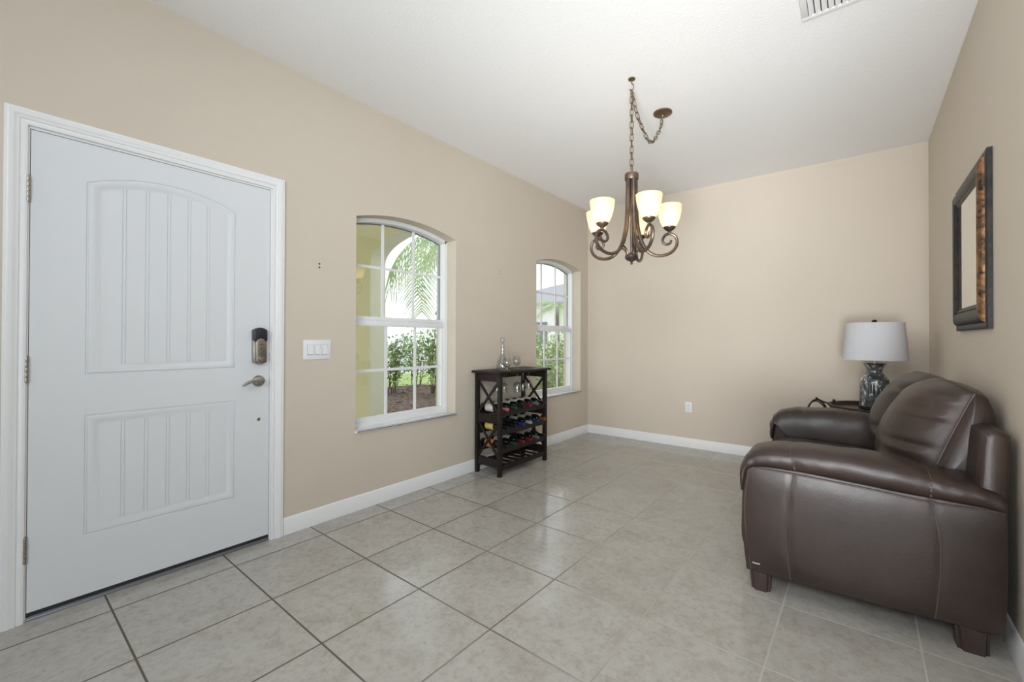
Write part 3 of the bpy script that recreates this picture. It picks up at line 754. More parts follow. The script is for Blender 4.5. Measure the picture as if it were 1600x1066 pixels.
def back_cushion(y0, seed):
    hw = SWID / 2 + .012; yc = y0 + SWID / 2
    # side seam line (front edge of the boxed side) and back edge, bottom -> top
    seamc = [(.215, .47), (.240, .55), (.266, .625), (.305, .735), (.345, .845), (.378, .930), (.392, .962)]
    backc = [(.310, .46), (.370, .52), (.418, .60), (.446, .70), (.456, .78), (.454, .865), (.430, .945)]
    frontc = [(.155, .475), (.115, .545), (.096, .64), (.108, .74), (.150, .850), (.225, .950), (.335, 1.005)]
    n = 44; S = smooth_open(seamc, n); B = smooth_open(backc, n); Fm = smooth_open(frontc, n)
    ts = [-1, -.985, -.95, -.88, -.78, -.65, -.5, -.3, -.1, .1, .3, .5, .65, .78, .88, .95, .985, 1]
    rings = []
    for t in ts:
        g = max(0.0, 1 - abs(t) ** 2.6) ** .62
        bulge = 0.0 if abs(t) >= .999 else 1.0
        ring = []
        for i in range(n + 1):
            u = i / n; p = S[i].lerp(Fm[i], g)
            q = Vector((p.x, yc + t * hw + (0), p.y))
            gather = math.sin(i * 1.15 + seed + noise.noise(Vector((i * .2, seed, 0))) * 4) * .015 * max(.1, noise.noise(Vector((i * .11, seed + 5, 0))) + .55) * (g * (1 - g) * 4) * (0.4 + abs(math.sin(u * PI)))
            q.x += gather + wrinkle(q, .010, 6, seed) * g
            ring.append(q)
        for i in range(n, -1, -1):
            ring.append(Vector((B[i].x, yc + t * hw, B[i].y + .03 * (g if i > n - 8 else 0))))
        rings.append(ring)
    # boxed sides bulging out a little
    def cap(ring, sg):
        c = sum(ring, Vector()) / len(ring)
        return [[p.lerp(c, k_) + Vector((0, sg * h_, 0)) for p in ring] for k_, h_ in ((.06, .012), (.20, .026), (.45, .036), (.75, .040), (.96, .041))]
    a = cap(rings[0], -1); b = cap(rings[-1], 1)
    mb = MB(); mb.loft(a[::-1] + rings + b)
    return mb, [(p.x, yc - hw - .001, p.y) for p in S], [(p.x, yc + hw + .001, p.y) for p in S]
for k in (0, 1):
    mb, s1, s2 = back_cushion(AW - .004 + k * SWID, 2.0 + 3.7 * k)
    cu = mb.build('back_cushion', M_LEATHER, sofa, local=True, sub=1, soft=True)
    for s in (s1, s2): MB().tube([s[0]] + s[2:], .0045, 6).build('piping', M_SEAM, cu, local=True)
for (x0, x1, y0, y1) in ((-.415, -.325, .018, .10), (.295, .395, .022, .11), (-.415, -.325, SL - .10, SL - .018), (.295, .395, SL - .11, SL - .022)):
    ft = MB(); bm = bmesh.new(); bmesh.ops.create_cube(bm, size=1)
    for q in bm.verts:
        tp = 0 if q.co.z > 0 else .010
        q.co = Vector(((x0 + tp) if q.co.x < 0 else (x1 - tp * .3), y0 if q.co.y < 0 else y1, .098 if q.co.z > 0 else 0))
    bmesh.ops.bevel(bm, geom=[e for e in bm.edges if abs(e.verts[0].co.z - e.verts[1].co.z) > .05], offset=.014, segments=3, affect='EDGES')
    ft.bm(bm, True); ft.build('foot', M_FOOT, sofa, local=True)

# ------------------------------------------------------------------ side table and lamp
TX, TY, TZ = .105, 4.30, .638
tb = thing('side_table', (TX, TY, 0), 'round dark wood tray table with iron scrolls behind the loveseat', 'side table')
tp = MB(); tp.lathe([(.0001, TZ - .025), (.265, TZ - .025), (.290, TZ - .012), (.300, TZ + .018), (.296, TZ + .026), (.286, TZ + .026), (.272, TZ), (.0001, TZ)], TX, TY, 64); tp.build('tray_top', M_TABLE, tb)
rm = MB(); rm.tube([(TX + .300 * math.cos(a), TY + .300 * math.sin(a), TZ + .020) for a in [2 * PI * i / 64 for i in range(64)]], .008, 8, True); rm.build('rim_band', M_IRON, tb)
for k in range(3):
    a = PI * 1.0 + k * 2 * PI / 3 + .25; ca, sa = math.cos(a), math.sin(a)
    lg = MB(); pr = smooth_open([(.10, TZ - .03), (.16, TZ - .12), (.13, .40), (.06, .28), (.10, .14), (.24, .03), (.29, .012)], 40)
    lg.tube([(TX + p.x * ca, TY + p.x * sa, p.y) for p in pr], .014, 8); lg.build('leg', M_IRON, tb)
ap = MB(); ap.box(TX - .10, TX + .10, TY - .10, TY + .10, TZ - .075, TZ - .02, .01); ap.build('apron', M_TABLE, tb)
def loop(name, pts, r):
    q = MB(); q.tube(smooth_open(pts, 30), r, 8); return q.build(name, M_IRON, tb)
ex = TX - .30
for dy in (-.05, .05):
    loop('scroll', [(ex - .135, TY + dy - .03, TZ - .10), (ex - .140, TY + dy - .03, TZ - .03), (ex - .112, TY + dy - .02, TZ + .028), (ex - .074, TY + dy, TZ + .038), (ex - .034, TY + dy, TZ + .008), (ex - .012, TY + dy * .8, TZ - .03), (ex + .01, TY + dy * .7, TZ - .07), (ex + .05, TY + dy * .5, TZ - .035)], .006)
loop('handle_rod', [(ex - .078, TY - .06, TZ + .062), (ex - .035, TY - .04, TZ + .038), (ex + .015, TY - .03, TZ + .022)], .006)
kb = MB(); kb.lathe([(.0001, -.009), (.008, -.005), (.009, .002), (.005, .008), (.0001, .01)], ex - .078, TY - .06, 12, Matrix.Translation((0, 0, TZ + .064)))
kb.build('finial', M_IRON, tb); kb = MB(); kb.lathe([(.0001, 0), (.010, 0), (.007, .014), (.012, .024), (.006, .034), (.0001, .036)], ex + .035, TY + .06, 12, Matrix.Translation((0, 0, TZ + .018)))
kb.build('finial', M_IRON, tb)

lamp = thing('table_lamp', (TX, TY, TZ), 'silver crackled ceramic table lamp with white drum shade on the tray table', 'table lamp')
def zt(v): return 1.317 - (v - 505) / 199.4
pl_ = MB(); pl_.lathe([(.0001, TZ), (.098, TZ), (.100, TZ + .004), (.100, TZ + .026), (.096, TZ + .03), (.0001, TZ + .03)], TX, TY, 40); pl_.build('plinth', M_BLACK, lamp)
flute = lambda a, z: 1 + (.035 * abs(math.sin(a * 6)) - .02) * min(1, max(0, (.90 - z) / .05)) + (.05 * math.cos(a * 8) * max(0, (z - .955) / .045))
bp = [(.0001, TZ + .03), (.094, TZ + .03), (.097, TZ + .045), (.096, .72), (.095, .78), (.094, .84), (.092, .868), (.082, .888), (.062, .910), (.051, .928), (.048, .942), (.052, .962), (.061, .984), (.071, 1.000), (.068, 1.001), (.048, .965), (.0001, .955)]
bs_ = MB(); bs_.lathe(bp, TX, TY, 96, None, flute); bs_.build('ceramic_base', M_CERAMIC, lamp)
hp = MB(); hp.lathe([(.0001, .955), (.008, .955), (.008, 1.05), (.014, 1.052), (.014, 1.10), (.0001, 1.10)], TX, TY, 14)
for sg in (-1, 1): hp.tube(smooth_open([(TX + sg * .012, TY, 1.05), (TX + sg * .055, TY, 1.10), (TX + sg * .055, TY, 1.22), (TX, TY, 1.315)], 16), .0025, 6)
hp.build('harp', M_PLASTIC, lamp)
sh = MB(); sh.lathe([(.208, 1.030), (.183, 1.318), (.1815, 1.318), (.2065, 1.030), (.208, 1.030)], TX, TY, 64, cap=False)
for k in range(3):
    a = k * 2 * PI / 3; sh.tube([(TX, TY, 1.310), (TX + .181 * math.cos(a), TY + .181 * math.sin(a), 1.312)], .002, 6)
sh.build('lamp_shade', M_SHADECLOTH, lamp)
hm = MB(); hm.lathe([(.2090, 1.029), (.2082, 1.040), (.2075, 1.040), (.2080, 1.029), (.2090, 1.029)], TX, TY, 64, cap=False); hm.build('shade_trim', M_SHADECLOTH, lamp); hm = MB(); hm.lathe([(.1845, 1.309), (.1838, 1.319), (.1815, 1.319), (.1825, 1.309), (.1845, 1.309)], TX, TY, 64, cap=False); hm.build('shade_trim', M_SHADECLOTH, lamp)
fn = MB(); fn.lathe([(.0001, 1.308), (.009, 1.312), (.006, 1.320), (.016, 1.328), (.018, 1.335), (.012, 1.343), (.0001, 1.346)], TX, TY, 18); fn.build('finial', M_BLACK, lamp)

# ------------------------------------------------------------------ wine rack
RX0, RX1, RY0, RY1 = -2.735, -2.432, 2.737, 3.430; RT = .885
rack = thing('wine_rack', ((RX0 + RX1) / 2, (RY0 + RY1) / 2, 0), 'dark espresso wooden wine rack with crossed sides between the windows', 'wine rack')
q = MB(); q.box(RX0 - .008, RX1 + .026, RY0 - .036, RY1 + .034, RT, RT + .021, .004); q.build('top_board', M_RACK, rack)
LS = .034
for (x, y) in ((RX0, RY0), (RX1 - LS, RY0), (RX0, RY1 - LS), (RX1 - LS, RY1 - LS)):
    q = MB(); q.box(x, x + LS, y, y + LS, 0, RT, .002); q.build('leg', M_RACK, rack)
def bar(mb, a, b, w_, y0, y1):
    # flat bar in the xz plane from a to b
    a, b = Vector(a), Vector(b); d = (b - a).normalized(); nn = Vector((-d.y, d.x)) * w_ / 2
    mb.prism([tuple(a + nn), tuple(b + nn), tuple(b - nn), tuple(a - nn)], 1, y0, y1)
for ys in (RY0, RY1 - LS):
    xa, xb = RX0 + LS, RX1 - LS
    for (z0, z1) in ((.815, RT), (.452, .528), (.075, .146)):
        q = MB(); q.box(xa, xb, ys + .006, ys + .028, z0, z1); q.build('side_rail', M_RACK, rack)
    for (z0, z1) in ((.528, .815), (.146, .452)):
        q = MB(); bar(q, (xa, z0 + .006), (xb, z1 - .006), .022, ys + .010, ys + .0185); bar(q, (xa, z1 - .006), (xb, z0 + .006), .022, ys + .0165, ys + .025); q.build('cross_brace', M_RACK, rack)
ya, yb = RY0 + LS, RY1 - LS
NECK = (.575, .415, .258); BY = [2.812, 2.922, 3.030, 3.138, 3.246, 3.352]
def scallop(x0, x1, z0, zc, rad, ztop):
    pts = [(ya, z0), (yb, z0)]; top = []
    n = 120
    for i in range(n + 1):
        y = ya + (yb - ya) * i / n; z = ztop
        for c in BY:
            if abs(y - c) < rad: z = min(z, zc - math.sqrt(rad * rad - (y - c) ** 2))
        top.append((y, z))
    q = MB(); q.prism(pts + top[::-1], 0, x0, x1, smooth=False); return q
for zc in NECK:
    scallop(RX1 - LS + .004, RX1 - .006, zc - .060, zc, .0165, zc - .006).build('bottle_rail', M_RACK, rack)
    scallop(RX0 + .006, RX0 + LS - .008, zc - .075, zc, .0385, zc - .012).build('bottle_rail', M_RACK, rack)
for (x0, x1) in ((RX0 + .004, RX0 + .028), (RX1 - .028, RX1 - .004)):
    q = MB(); q.box(x0, x1, ya, yb, .052, .092); q.build('shelf_rail', M_RACK, rack)
for i in range(7):
    yc = ya + (yb - ya) * (i + .5) / 7; q = MB(); q.box(RX0 + .02, RX1 - .02, yc - .016, yc + .016, .092, .102); q.build('shelf_slat', M_RACK, rack)
q = MB(); q.box(RX0 + .004, RX0 + .022, ya, yb, .815, RT); q.build('back_rail', M_RACK, rack)
q = MB(); q.box(RX0 + .03, RX1 - .045, 2.7655, 2.774, .866, RT); q.build('glass_hanger', M_RACK, rack)
HY = (2.80, 2.925, 3.05, 3.175, 3.30, 3.385)
GX = RX1 - .10
for y in (2.862, 2.987, 3.111, 3.236, 3.362):
    q = MB(); q.box(RX0 + .03, RX1 - .045, y - .033, y + .033, .866, .872); q.box(RX0 + .03, RX1 - .045, y - .005, y + .005, .872, RT); q.build('glass_hanger', M_RACK, rack)

# wine bottles: each one body, label and foil capsule
BM = {}
RY_ = Matrix.Rotation(PI / 2, 4, 'Y')
def cached(key, mb_fn, material):
    if key not in BM:
        tmp = mb_fn().build('wine_bottle', material); BM[key] = tmp.data; bpy.data.objects.remove(tmp)
    return BM[key]
def body_mb(): return MB().lathe([(.0001, .006), (.020, .002), (.034, 0), (.0365, .004), (.0365, .185), (.034, .200), (.026, .216), (.018, .228), (.0145, .240), (.0140, .296), (.0001, .297)], 0, 0, 24, RY_)
def foil_mb(): return MB().lathe([(.0148, .236), (.0150, .288), (.0162, .289), (.0162, .2975), (.0150, .300), (.0001, .3005)], 0, 0, 20, RY_, cap=False)
def label_mb(): return MB().lathe([(.0368, .055), (.0370, .056), (.0370, .150), (.0368, .151)], 0, 0, 24, RY_, cap=False)
FOILS = {'pink': (.45, .12, .12), 'dark green': (.03, .05, .035), 'black': (.012, .012, .014), 'dark red': (.20, .012, .018), 'blue': (.015, .035, .16), 'silver': (.32, .34, .34), 'orange': (.30, .06, .02), 'grey': (.14, .15, .15)}
LABS = {'white': (.55, .53, .48), 'orange': (.55, .20, .06), 'yellow': (.55, .42, .12), 'black': (.02, .02, .022)}
SH = [('upper', [('pink', 'white'), ('dark green', 'white'), ('black', 'white'), ('dark red', 'white'), ('grey', 'white'), ('black', 'white')]),
      ('middle', [('black', 'yellow'), ('black', 'white'), ('blue', 'black'), ('silver', 'white'), ('blue', 'white'), ('orange', 'white')]),
      ('lower', [('black', 'orange'), ('dark green', 'white'), ('dark red', 'white'), ('dark red', 'black'), ('grey', 'white'), ('black', 'white')])]
ORD = ['nearest the door', 'second from the left', 'third from the left', 'fourth from the left', 'fifth from the left', 'rightmost']
for (sn, row), zc in zip(SH, NECK):
    for i, (fc, lc) in enumerate(row):
        b = bpy.data.objects.new('wine_bottle', cached('body', body_mb, M_BOTTLE)); C.objects.link(b)
        dx = rnd.uniform(-.006, .006)
        b.location = (-2.703 + dx, BY[i], zc + .0006 + .0155 * 0); b.rotation_euler = (rnd.uniform(0, 6.28), 0, 0)
        tag(b, '%s-capped dark wine bottle lying %s on the %s rack shelf' % (fc, ORD[i], sn), 'wine bottle', 'wine bottles lying in the rack')
        for nm, key, fnm, mm in (('foil_capsule', 'foil' + fc, foil_mb, mat('foil_' + fc.replace(' ', '_'), FOILS[fc], .3, .35)), ('paper_label', 'lab' + lc, label_mb, mat('label_' + lc, LABS[lc], .6))):
            c = bpy.data.objects.new(nm, cached(key, fnm, mm)); C.objects.link(c); c.parent = b
            c['label'] = (fc + ' foil capsule') if nm == 'foil_capsule' else (lc + ' paper label')

# glassware
def wine_glass_mesh():
    return MB().lathe([(.0001, 0), (.034, .0005), (.035, .002), (.012, .005), (.0045, .010), (.004, .075), (.008, .082), (.024, .092), (.036, .110), (.0395, .135), (.036, .165), (.032, .180), (.0308, .180), (.0348, .165), (.0382, .135), (.0345, .111), (.022, .0945), (.0001, .086)], 0, 0, 28, None)
gm_ = None
HANG = [(-2.52, 2.798), (-2.55, 2.925), (-2.50, 3.048), (-2.53, 3.172), (-2.56, 3.298)]
GL = ['just inside the left legs', 'second from the left', 'in the middle of the row', 'fourth from the left', 'beside the right window end']
for i, (x, y) in enumerate(HANG):
    if gm_ is None:
        g = wine_glass_mesh().build('wine_glass', M_CRYSTAL); gm_ = g
    else:
        g = gm_.copy(); C.objects.link(g)
    g.location = (x, y, .874); g.rotation_euler = (PI, 0, .3 * i)
    tag(g, 'clear stemmed wine glass hanging upside down in rack, ' + GL[i], 'wine glass', 'stemware hanging under the rack top')
RTOP = RT + .021
dec = thing('wine_decanter', (-2.57, 2.925, RTOP), 'clear glass decanter with round stopper on top of the wine rack', 'decanter')
q = MB(); q.lathe([(.0001, .003), (.040, 0), (.052, .006), (.058, .022), (.058, .040), (.046, .075), (.028, .115), (.019, .150), (.0165, .185), (.018, .215), (.022, .222), (.022, .226), (.016, .226), (.0145, .185), (.017, .150), (.026, .113), (.044, .074), (.0555, .040), (.0555, .022), (.048, .009), (.0001, .007)], -2.57, 2.925, 32, Matrix.Translation((0, 0, RTOP))); q.build('decanter_body', M_CRYSTAL, dec)
q = MB(); q.lathe([(.0001, .205), (.011, .206), (.013, .226), (.009, .234), (.016, .244), (.024, .262), (.025, .272), (.020, .288), (.010, .297), (.0001, .299)], -2.57, 2.925, 24, Matrix.Translation((0, 0, RTOP))); q.build('stopper', M_CRYSTAL, dec)
for (x, y, lab) in ((-2.47, 2.870, 'clear brandy snifter in front of the decanter on the wine rack'), (-2.58, 3.135, 'clear brandy snifter standing alone right of the decanter')):
    q = MB(); q.lathe([(.0001, 0), (.030, .0005), (.031, .002), (.010, .005), (.005, .010), (.005, .022), (.012, .028), (.032, .040), (.042, .060), (.042, .076), (.034, .100), (.026, .116), (.0248, .116), (.0328, .100), (.0405, .076), (.0405, .060), (.031, .0415), (.0001, .032)], 0, 0, 28)
    g = q.build('brandy_snifter', M_CRYSTAL); g.location = (x, y, RTOP); tag(g, lab, 'brandy glass', 'snifters on the wine rack')

# ------------------------------------------------------------------ chandelier
AX, AY = -1.137, 2.522
ch = thing('chandelier', (AX, AY, H), 'bronze five-arm chandelier with lit frosted glass shades on a swagged chain', 'chandelier')
RH, FH_ = Vector((c_, s_, 0)), Vector((-s_, c_, 0))
q = MB(); q.lathe([(.0001, 2.240), (.006, 2.240), (.010, 2.234), (.040, 2.232), (.043, 2.226), (.043, 2.196), (.040, 2.190), (.0001, 2.190)], AX, AY, 28); q.build('top_cap', M_BRONZE, ch)
q = MB(); q.lathe([(.0001, 1.655), (.006, 1.657), (.009, 1.664), (.006, 1.671), (.010, 1.676), (.030, 1.684), (.042, 1.699), (.040, 1.713), (.026, 1.724), (.010, 1.732), (.0001, 1.734)], AX, AY, 28); q.build('bottom_hub', M_BRONZE, ch)
q = MB(); q.lathe([(.0001, 1.73), (.008, 1.73), (.008, 2.19), (.0001, 2.19)], AX, AY, 12); q.build('stem', M_BRONZE, ch)
ARM = [(.026, 2.192), (.027, 2.10), (.030, 2.00), (.036, 1.92), (.048, 1.85), (.070, 1.785), (.105, 1.735), (.145, 1.713), (.188, 1.710), (.235, 1.724), (.268, 1.755), (.280, 1.795), (.268, 1.830), (.236, 1.847), (.206, 1.836), (.191, 1.808), (.199, 1.786), (.221, 1.779), (.239, 1.790), (.243, 1.806)]
GLASS = [(.034, 1.884), (.045, 1.898), (.057, 1.925), (.066, 1.956), (.0725, 1.990), (.0765, 2.022), (.0735, 2.022), (.0695, 1.990), (.063, 1.957), (.054, 1.927), (.042, 1.901), (.030, 1.888)]
for deg in (-78, -6, 62, 147, 209):
    a = math.radians(deg); d = RH * math.cos(a) + FH_ * math.sin(a); perp = Vector((-d.y, d.x, 0))
    def P3(r, z): return Vector((AX, AY, 0)) + d * r + Vector((0, 0, z))
    pa = smooth_open(ARM, 76); rad = [.0125 - .0050 * (i / 76) for i in range(77)]
    q = MB(); q.tube([P3(p.x, p.y) for p in pa], rad, 8, flat=perp); ao = q.build('arm', M_BRONZE, ch)
    q = MB(); q.tube([P3(p[0], p[1]) for p in smooth_open([(.026, 1.712), (.040, 1.745), (.062, 1.765), (.088, 1.758), (.104, 1.737)], 16)], .006, 8); q.build('hub_brace', M_BRONZE, ch)
    cc = P3(.233, 0)
    q = MB(); q.lathe([(.0001, 1.846), (.009, 1.848), (.009, 1.858), (.014, 1.862), (.030, 1.874), (.038, 1.884), (.038, 1.888), (.034, 1.890), (.0001, 1.886)], cc.x, cc.y, 20); q.build('shade_cup', M_BRONZE, ao)
    q = MB(); q.lathe(GLASS, cc.x, cc.y, 36, cap=False); g = q.build('glass_shade', M_SHADE, ao, fix=True); g['label'] = 'lit frosted amber glass shade'
    ld = bpy.data.lights.new('chandelier_bulb', 'POINT'); ld.energy = 0.5; ld.color = (1, .90, .76); ld.shadow_soft_size = .03
    lo = bpy.data.objects.new('chandelier_bulb', ld); C.objects.link(lo); lo.location = (cc.x, cc.y, 1.945)
def link(mb, p, t, roll, Lk=.050, Wk=.022, r=.0027):
    t = t.normalized(); up = Vector((0, 0, 1)) if abs(t.z) < .9 else Vector((c_, s_, 0)); sd = t.cross(up).normalized(); up = sd.cross(t)
    sd2 = sd * math.cos(roll) + up * math.sin(roll); pts = []
    hl_ = Lk / 2 - Wk / 2
    for i in range(16):
        a = 2 * PI * i / 16; e = hl_ if math.cos(a) > 0 else -hl_
        pts.append(p + t * (math.cos(a) * Wk / 2 + e) + sd2 * (math.sin(a) * Wk / 2))
    mb.tube(pts, r, 6, True)
def chain(path, pitch=.040):
    mb = MB(); acc = 0; k = 0
    ln = [0.0]
    for a, b in zip(path, path[1:]): ln.append(ln[-1] + (b - a).length)
    n = max(2, int(round(ln[-1] / pitch)))
    for i in range(n):
        s = (i + .5) * ln[-1] / n; j = max(x for x in range(len(ln)) if ln[x] <= s); j = min(j, len(path) - 2)
        f = (s - ln[j]) / max(1e-9, ln[j + 1] - ln[j]); p = path[j].lerp(path[j + 1], f)
        link(mb, p, path[j + 1] - path[j], (PI / 4 if i % 2 else -PI / 4) + .15 * (i % 3))
    mb.tube(path, .0016, 6)
    return mb
HK = Vector((AX, AY, 2.765))
chain([HK + Vector((0, 0, -.005)), Vector((AX, AY, 2.5)), Vector((AX, AY, 2.245))]).build('hanging_chain', M_CHAIN, ch)
sw_ = [Vector(p) for p in ((AX, AY + .012, 2.752), (AX, 2.566, 2.690), (AX, 2.612, 2.636), (AX, 2.690, 2.588), (AX, 2.765, 2.553), (AX, 2.820, 2.545), (AX, 2.885, 2.575), (AX, 2.960, 2.650), (AX, 3.020, 2.725), (AX, 3.047, 2.790))]
chain(smooth_open([tuple(p) for p in sw_], 40), .040).build('swag_chain', M_CHAIN, ch)
q = MB(); q.lathe([(.0001, H - .0005), (.022, H - .001), (.022, H - .006), (.010, H - .010), (.0001, H - .010)], AX, AY, 18)
q.tube(smooth_open([(AX, AY, H - .008), (AX, AY, H - .030), (AX + .012, AY, H - .045), (AX + .010, AY, H - .068), (AX - .006, AY, H - .074), (AX - .013, AY, H - .062)], 16), .003, 8)
q.build('ceiling_hook', M_CHAIN, ch)
q = MB(); q.lathe([(.0001, H - .036), (.008, H - .036), (.012, H - .022), (.055, H - .016), (.066, H - .008), (.066, H - .0005), (.0001, H - .0005)], AX + .010, 3.035, 32); q.build('canopy', M_CHAIN, ch)

# ------------------------------------------------------------------ outdoors
o = MB().box(-60, XO, -30, 60, -.35, -.15).build('lawn', M_GRASS); tag(o, 'green lawn outside the windows', 'lawn', kind='stuff')
def arch_wall():
    mb = MB(); a, b = -4.825, -3.10; sp_, ri = 2.135, .31; y0, y1 = 3.0, 3.215; xe = -8.0; zt_ = 2.95; n = 36
    mb.box(xe, a, y0, y1, -.149, zt_); mb.box(b, XO - .0005, y0, y1, -.149, zt_)
    hw = (b - a) / 2; xc = (a + b) / 2
    for i in range(n):
        xa = xc - hw * math.cos(PI * i / n); xb = xc - hw * math.cos(PI * (i + 1) / n)
        za = sp_ + ri * math.sin(PI * i / n); zb = sp_ + ri * math.sin(PI * (i + 1) / n)
        vs = [(x, y, z) for y in (y0, y1) for (x, z) in ((xa, za), (xb, zb), (xb, zt_), (xa, zt_))]
        mb.add(vs, [(0, 1, 2, 3), (7, 6, 5, 4), (0, 4, 5, 1), (2, 6, 7, 3)])
    ob = mb.build('wall_porch', [M_STUCCO, M_CREAM_LIT])
    for p in ob.data.polygons:
        if p.center.y > y0 + .01 or (abs(p.normal.y) < .5 and a - .01 <= p.center.x <= b + .01): p.material_index = 1  # reveals get the paler colour in place of sky light on them
    return ob
struct(arch_wall(), 'yellow stucco porch wall with arched opening outside the nearer window', 'wall')
o = MB().box(-8.0, XO - .001, -2.6, 3.215, 2.95, 3.1).build('ceiling_porch', M_STUCCO); struct(o, 'yellow underside of the entry porch roof', 'ceiling')
o = MB().box(-5.6, XO - .001, -2.6, 2.995, -.15, -.02).build('floor_porch', M_PAVE); struct(o, 'pale concrete porch floor outside the door', 'floor')
md = MB(); vs = []; fs = []; nx, ny = 40, 44
for i in range(nx + 1):
    for j in range(ny + 1):
        x = -10.4 + (XO - .02 + 10.4) * i / nx; y = 3.25 + 4.9 * j / ny
        e = min(i, nx - i, j, ny - j) / 4.0
        vs.append((x, y, -.149 + .06 * min(1, e) + .03 * noise.noise(Vector((x * 5, y * 5, 0))) * min(1, e)))
for i in range(nx):
    for j in range(ny): a = i * (ny + 1) + j; fs.append((a, a + ny + 1, a + ny + 2, a + 1))
md.add(vs, fs, True)
for k in range(900):
    x, y = rnd.uniform(-10, -3.2), rnd.uniform(3.4, 7.9); a = rnd.uniform(0, 6.28); l = rnd.uniform(.02, .055)
    M_ = Matrix.Translation((x, y, -.085 + rnd.uniform(0, .03))) @ Matrix.Rotation(a, 4, 'Z') @ Matrix.Rotation(rnd.uniform(-.6, .6), 4, 'X')
    md.box(-l, l, -.011, .011, -.003, .003, 0, 2, M_)
tag(md.build('mulch_bed', M_MULCH), 'brown bark mulch bed under the shrubs outside', 'mulch', kind='stuff')

def leaf_geo(mb, p, d, up, l, wd):
    d = d.normalized(); sd = d.cross(up)
    if sd.length < 1e-4: sd = d.orthogonal()
    sd.normalize(); n = sd.cross(d)
    vs = [p, p + d * l * .4 + sd * wd - n * .0, p + d * l * .45 - n * l * .05, p + d * l * .4 - sd * wd, p + d * l * .98 - n * l * .12]
    mb.add(vs, [(0, 1, 2), (0, 2, 3), (1, 4, 2), (2, 4, 3)], True)
def shrub(x, y, r, h, nst, nl, label, seed, lsz=.085, bare=.35):
    rr_ = random.Random(seed); z0 = -.075
    t = thing('shrub', (x, y, z0), label, 'shrub', 'shrubs in the mulch bed')
    st_, lf = MB(), MB()
    for k in range(nst):
        a = rr_.uniform(0, 6.28); tip = Vector((x + r * rr_.uniform(.3, .9) * math.cos(a), y + r * rr_.uniform(.3, .9) * math.sin(a), z0 + h * rr_.uniform(.65, .95)))
        base = Vector((x + rr_.uniform(-.12, .12), y + rr_.uniform(-.12, .12), z0 + .01)); mid = base.lerp(tip, .5) + Vector((rr_.uniform(-.06, .06), rr_.uniform(-.06, .06), .05))
        pts = smooth_open([tuple(base), tuple(mid), tuple(tip)], 10)
        st_.tube(pts, [.013 - .009 * i / 10 for i in range(11)], 6)
        for q_ in range(3):
            s = pts[rr_.randint(4, 8)]; st_.tube([s, s + Vector((rr_.uniform(-.2, .2), rr_.uniform(-.2, .2), rr_.uniform(.1, .25)))], [.005, .002], 5)
        for q_ in range(nl // nst):
            f = rr_.uniform(bare, 1.0); s = pts[min(10, int(f * 10))]
            off = Vector((rr_.gauss(0, 1), rr_.gauss(0, 1), rr_.gauss(0, .8))); off = off.normalized() * rr_.uniform(.03, .26) * (r / .5)
            p = s + off; p.z = max(p.z, z0 + .09); d = off + Vector((rr_.uniform(-.1, .1), rr_.uniform(-.1, .1), rr_.uniform(-.05, .1)))
            leaf_geo(lf, p, d, Vector((rr_.uniform(-.4, .4), rr_.uniform(-.4, .4), 1)), lsz * rr_.uniform(.7, 1.25), lsz * .26)
    st_.build('stems', M_STEM, t); lf.build('foliage', M_LEAF, t, fix=False)
shrub(-8.55, 5.95, .55, 1.55, 7, 900, 'leafy green shrub at left edge of the garden view in the nearer window', 11, .11, .33)
shrub(-9.65, 7.38, .55, 1.78, 7, 900, 'many-stemmed green shrub in the middle of the nearer window view', 12, .11, .30)
shrub(-7.75, 6.55, .55, 1.85, 7, 1000, 'tallest leafy shrub at the right of the nearer window view', 13, .11, .30)
shrub(-4.75, 6.30, .62, 1.38, 9, 2200, 'dense bright shrub in middle of the far window view', 14, .085, .04)
shrub(-5.30, 7.60, .75, 1.62, 9, 2200, 'bright green shrub at left of the far window view', 15, .09, .04)
shrub(-3.80, 5.55, .36, 1.18, 7, 1300, 'bushy shrub at the right of the far window view', 16, .08, .04)

def palm(x, y, zc, fr_, label, seed, trunk_r=.10):
    rr_ = random.Random(seed); t = thing('palm_tree', (x, y, -.15), label, 'palm tree')
    q = MB(); q.tube([(x, y, -.148 if y > 8 else -.075), (x + .02, y, zc * .5), (x, y, zc)], [trunk_r * 1.2, trunk_r, trunk_r * .8], 12); q.build('trunk', M_STEM, t)
    for (az, el, ln, droop) in fr_:
        d = Vector((math.cos(az), math.sin(az), 0)); pts = []
        for i in range(25):
            s = i / 24; pts.append(Vector((x, y, zc)) + d * (ln * (s * math.cos(el) * (1 - .25 * droop * s))) + Vector((0, 0, ln * (math.sin(el) * s - droop * s * s))))
        q = MB(); q.tube(pts, [.014 - .011 * i / 24 for i in range(25)], 6)
        for i in range(2, 25):
            for sub_ in (0,):
                j = min(24, i); tg_ = (pts[j] - pts[j - 1]).normalized(); p = pts[j - 1].lerp(pts[j], sub_)
                sdv = tg_.cross(Vector((0, 0, 1)))
                if sdv.length < .05: sdv = d.cross(Vector((0, 0, 1)))
                sdv.normalize(); ll = ln * .36 * math.sin(PI * min(.97, .12 + .80 * i / 24)) ** .6
                for sg in (-1, 1):
                    dirv = (sdv * sg * .62 + tg_ * .72 + Vector((0, 0, -.12))).normalized(); wd = .012; prev = None; vs = []
                    for k_ in range(5):
                        u = k_ / 4; c0 = p + dirv * ll * u + Vector((0, 0, -ll * .45 * u * u)); ww = wd * (1 - u) ** .7
                        nn = tg_ * ww; vs += [c0 - nn, c0 + nn]
                    q.add(vs, [(2 * k_, 2 * k_ + 1, 2 * k_ + 3, 2 * k_ + 2) for k_ in range(4)], True)
        q.build('frond', M_PALM, t, fix=False)
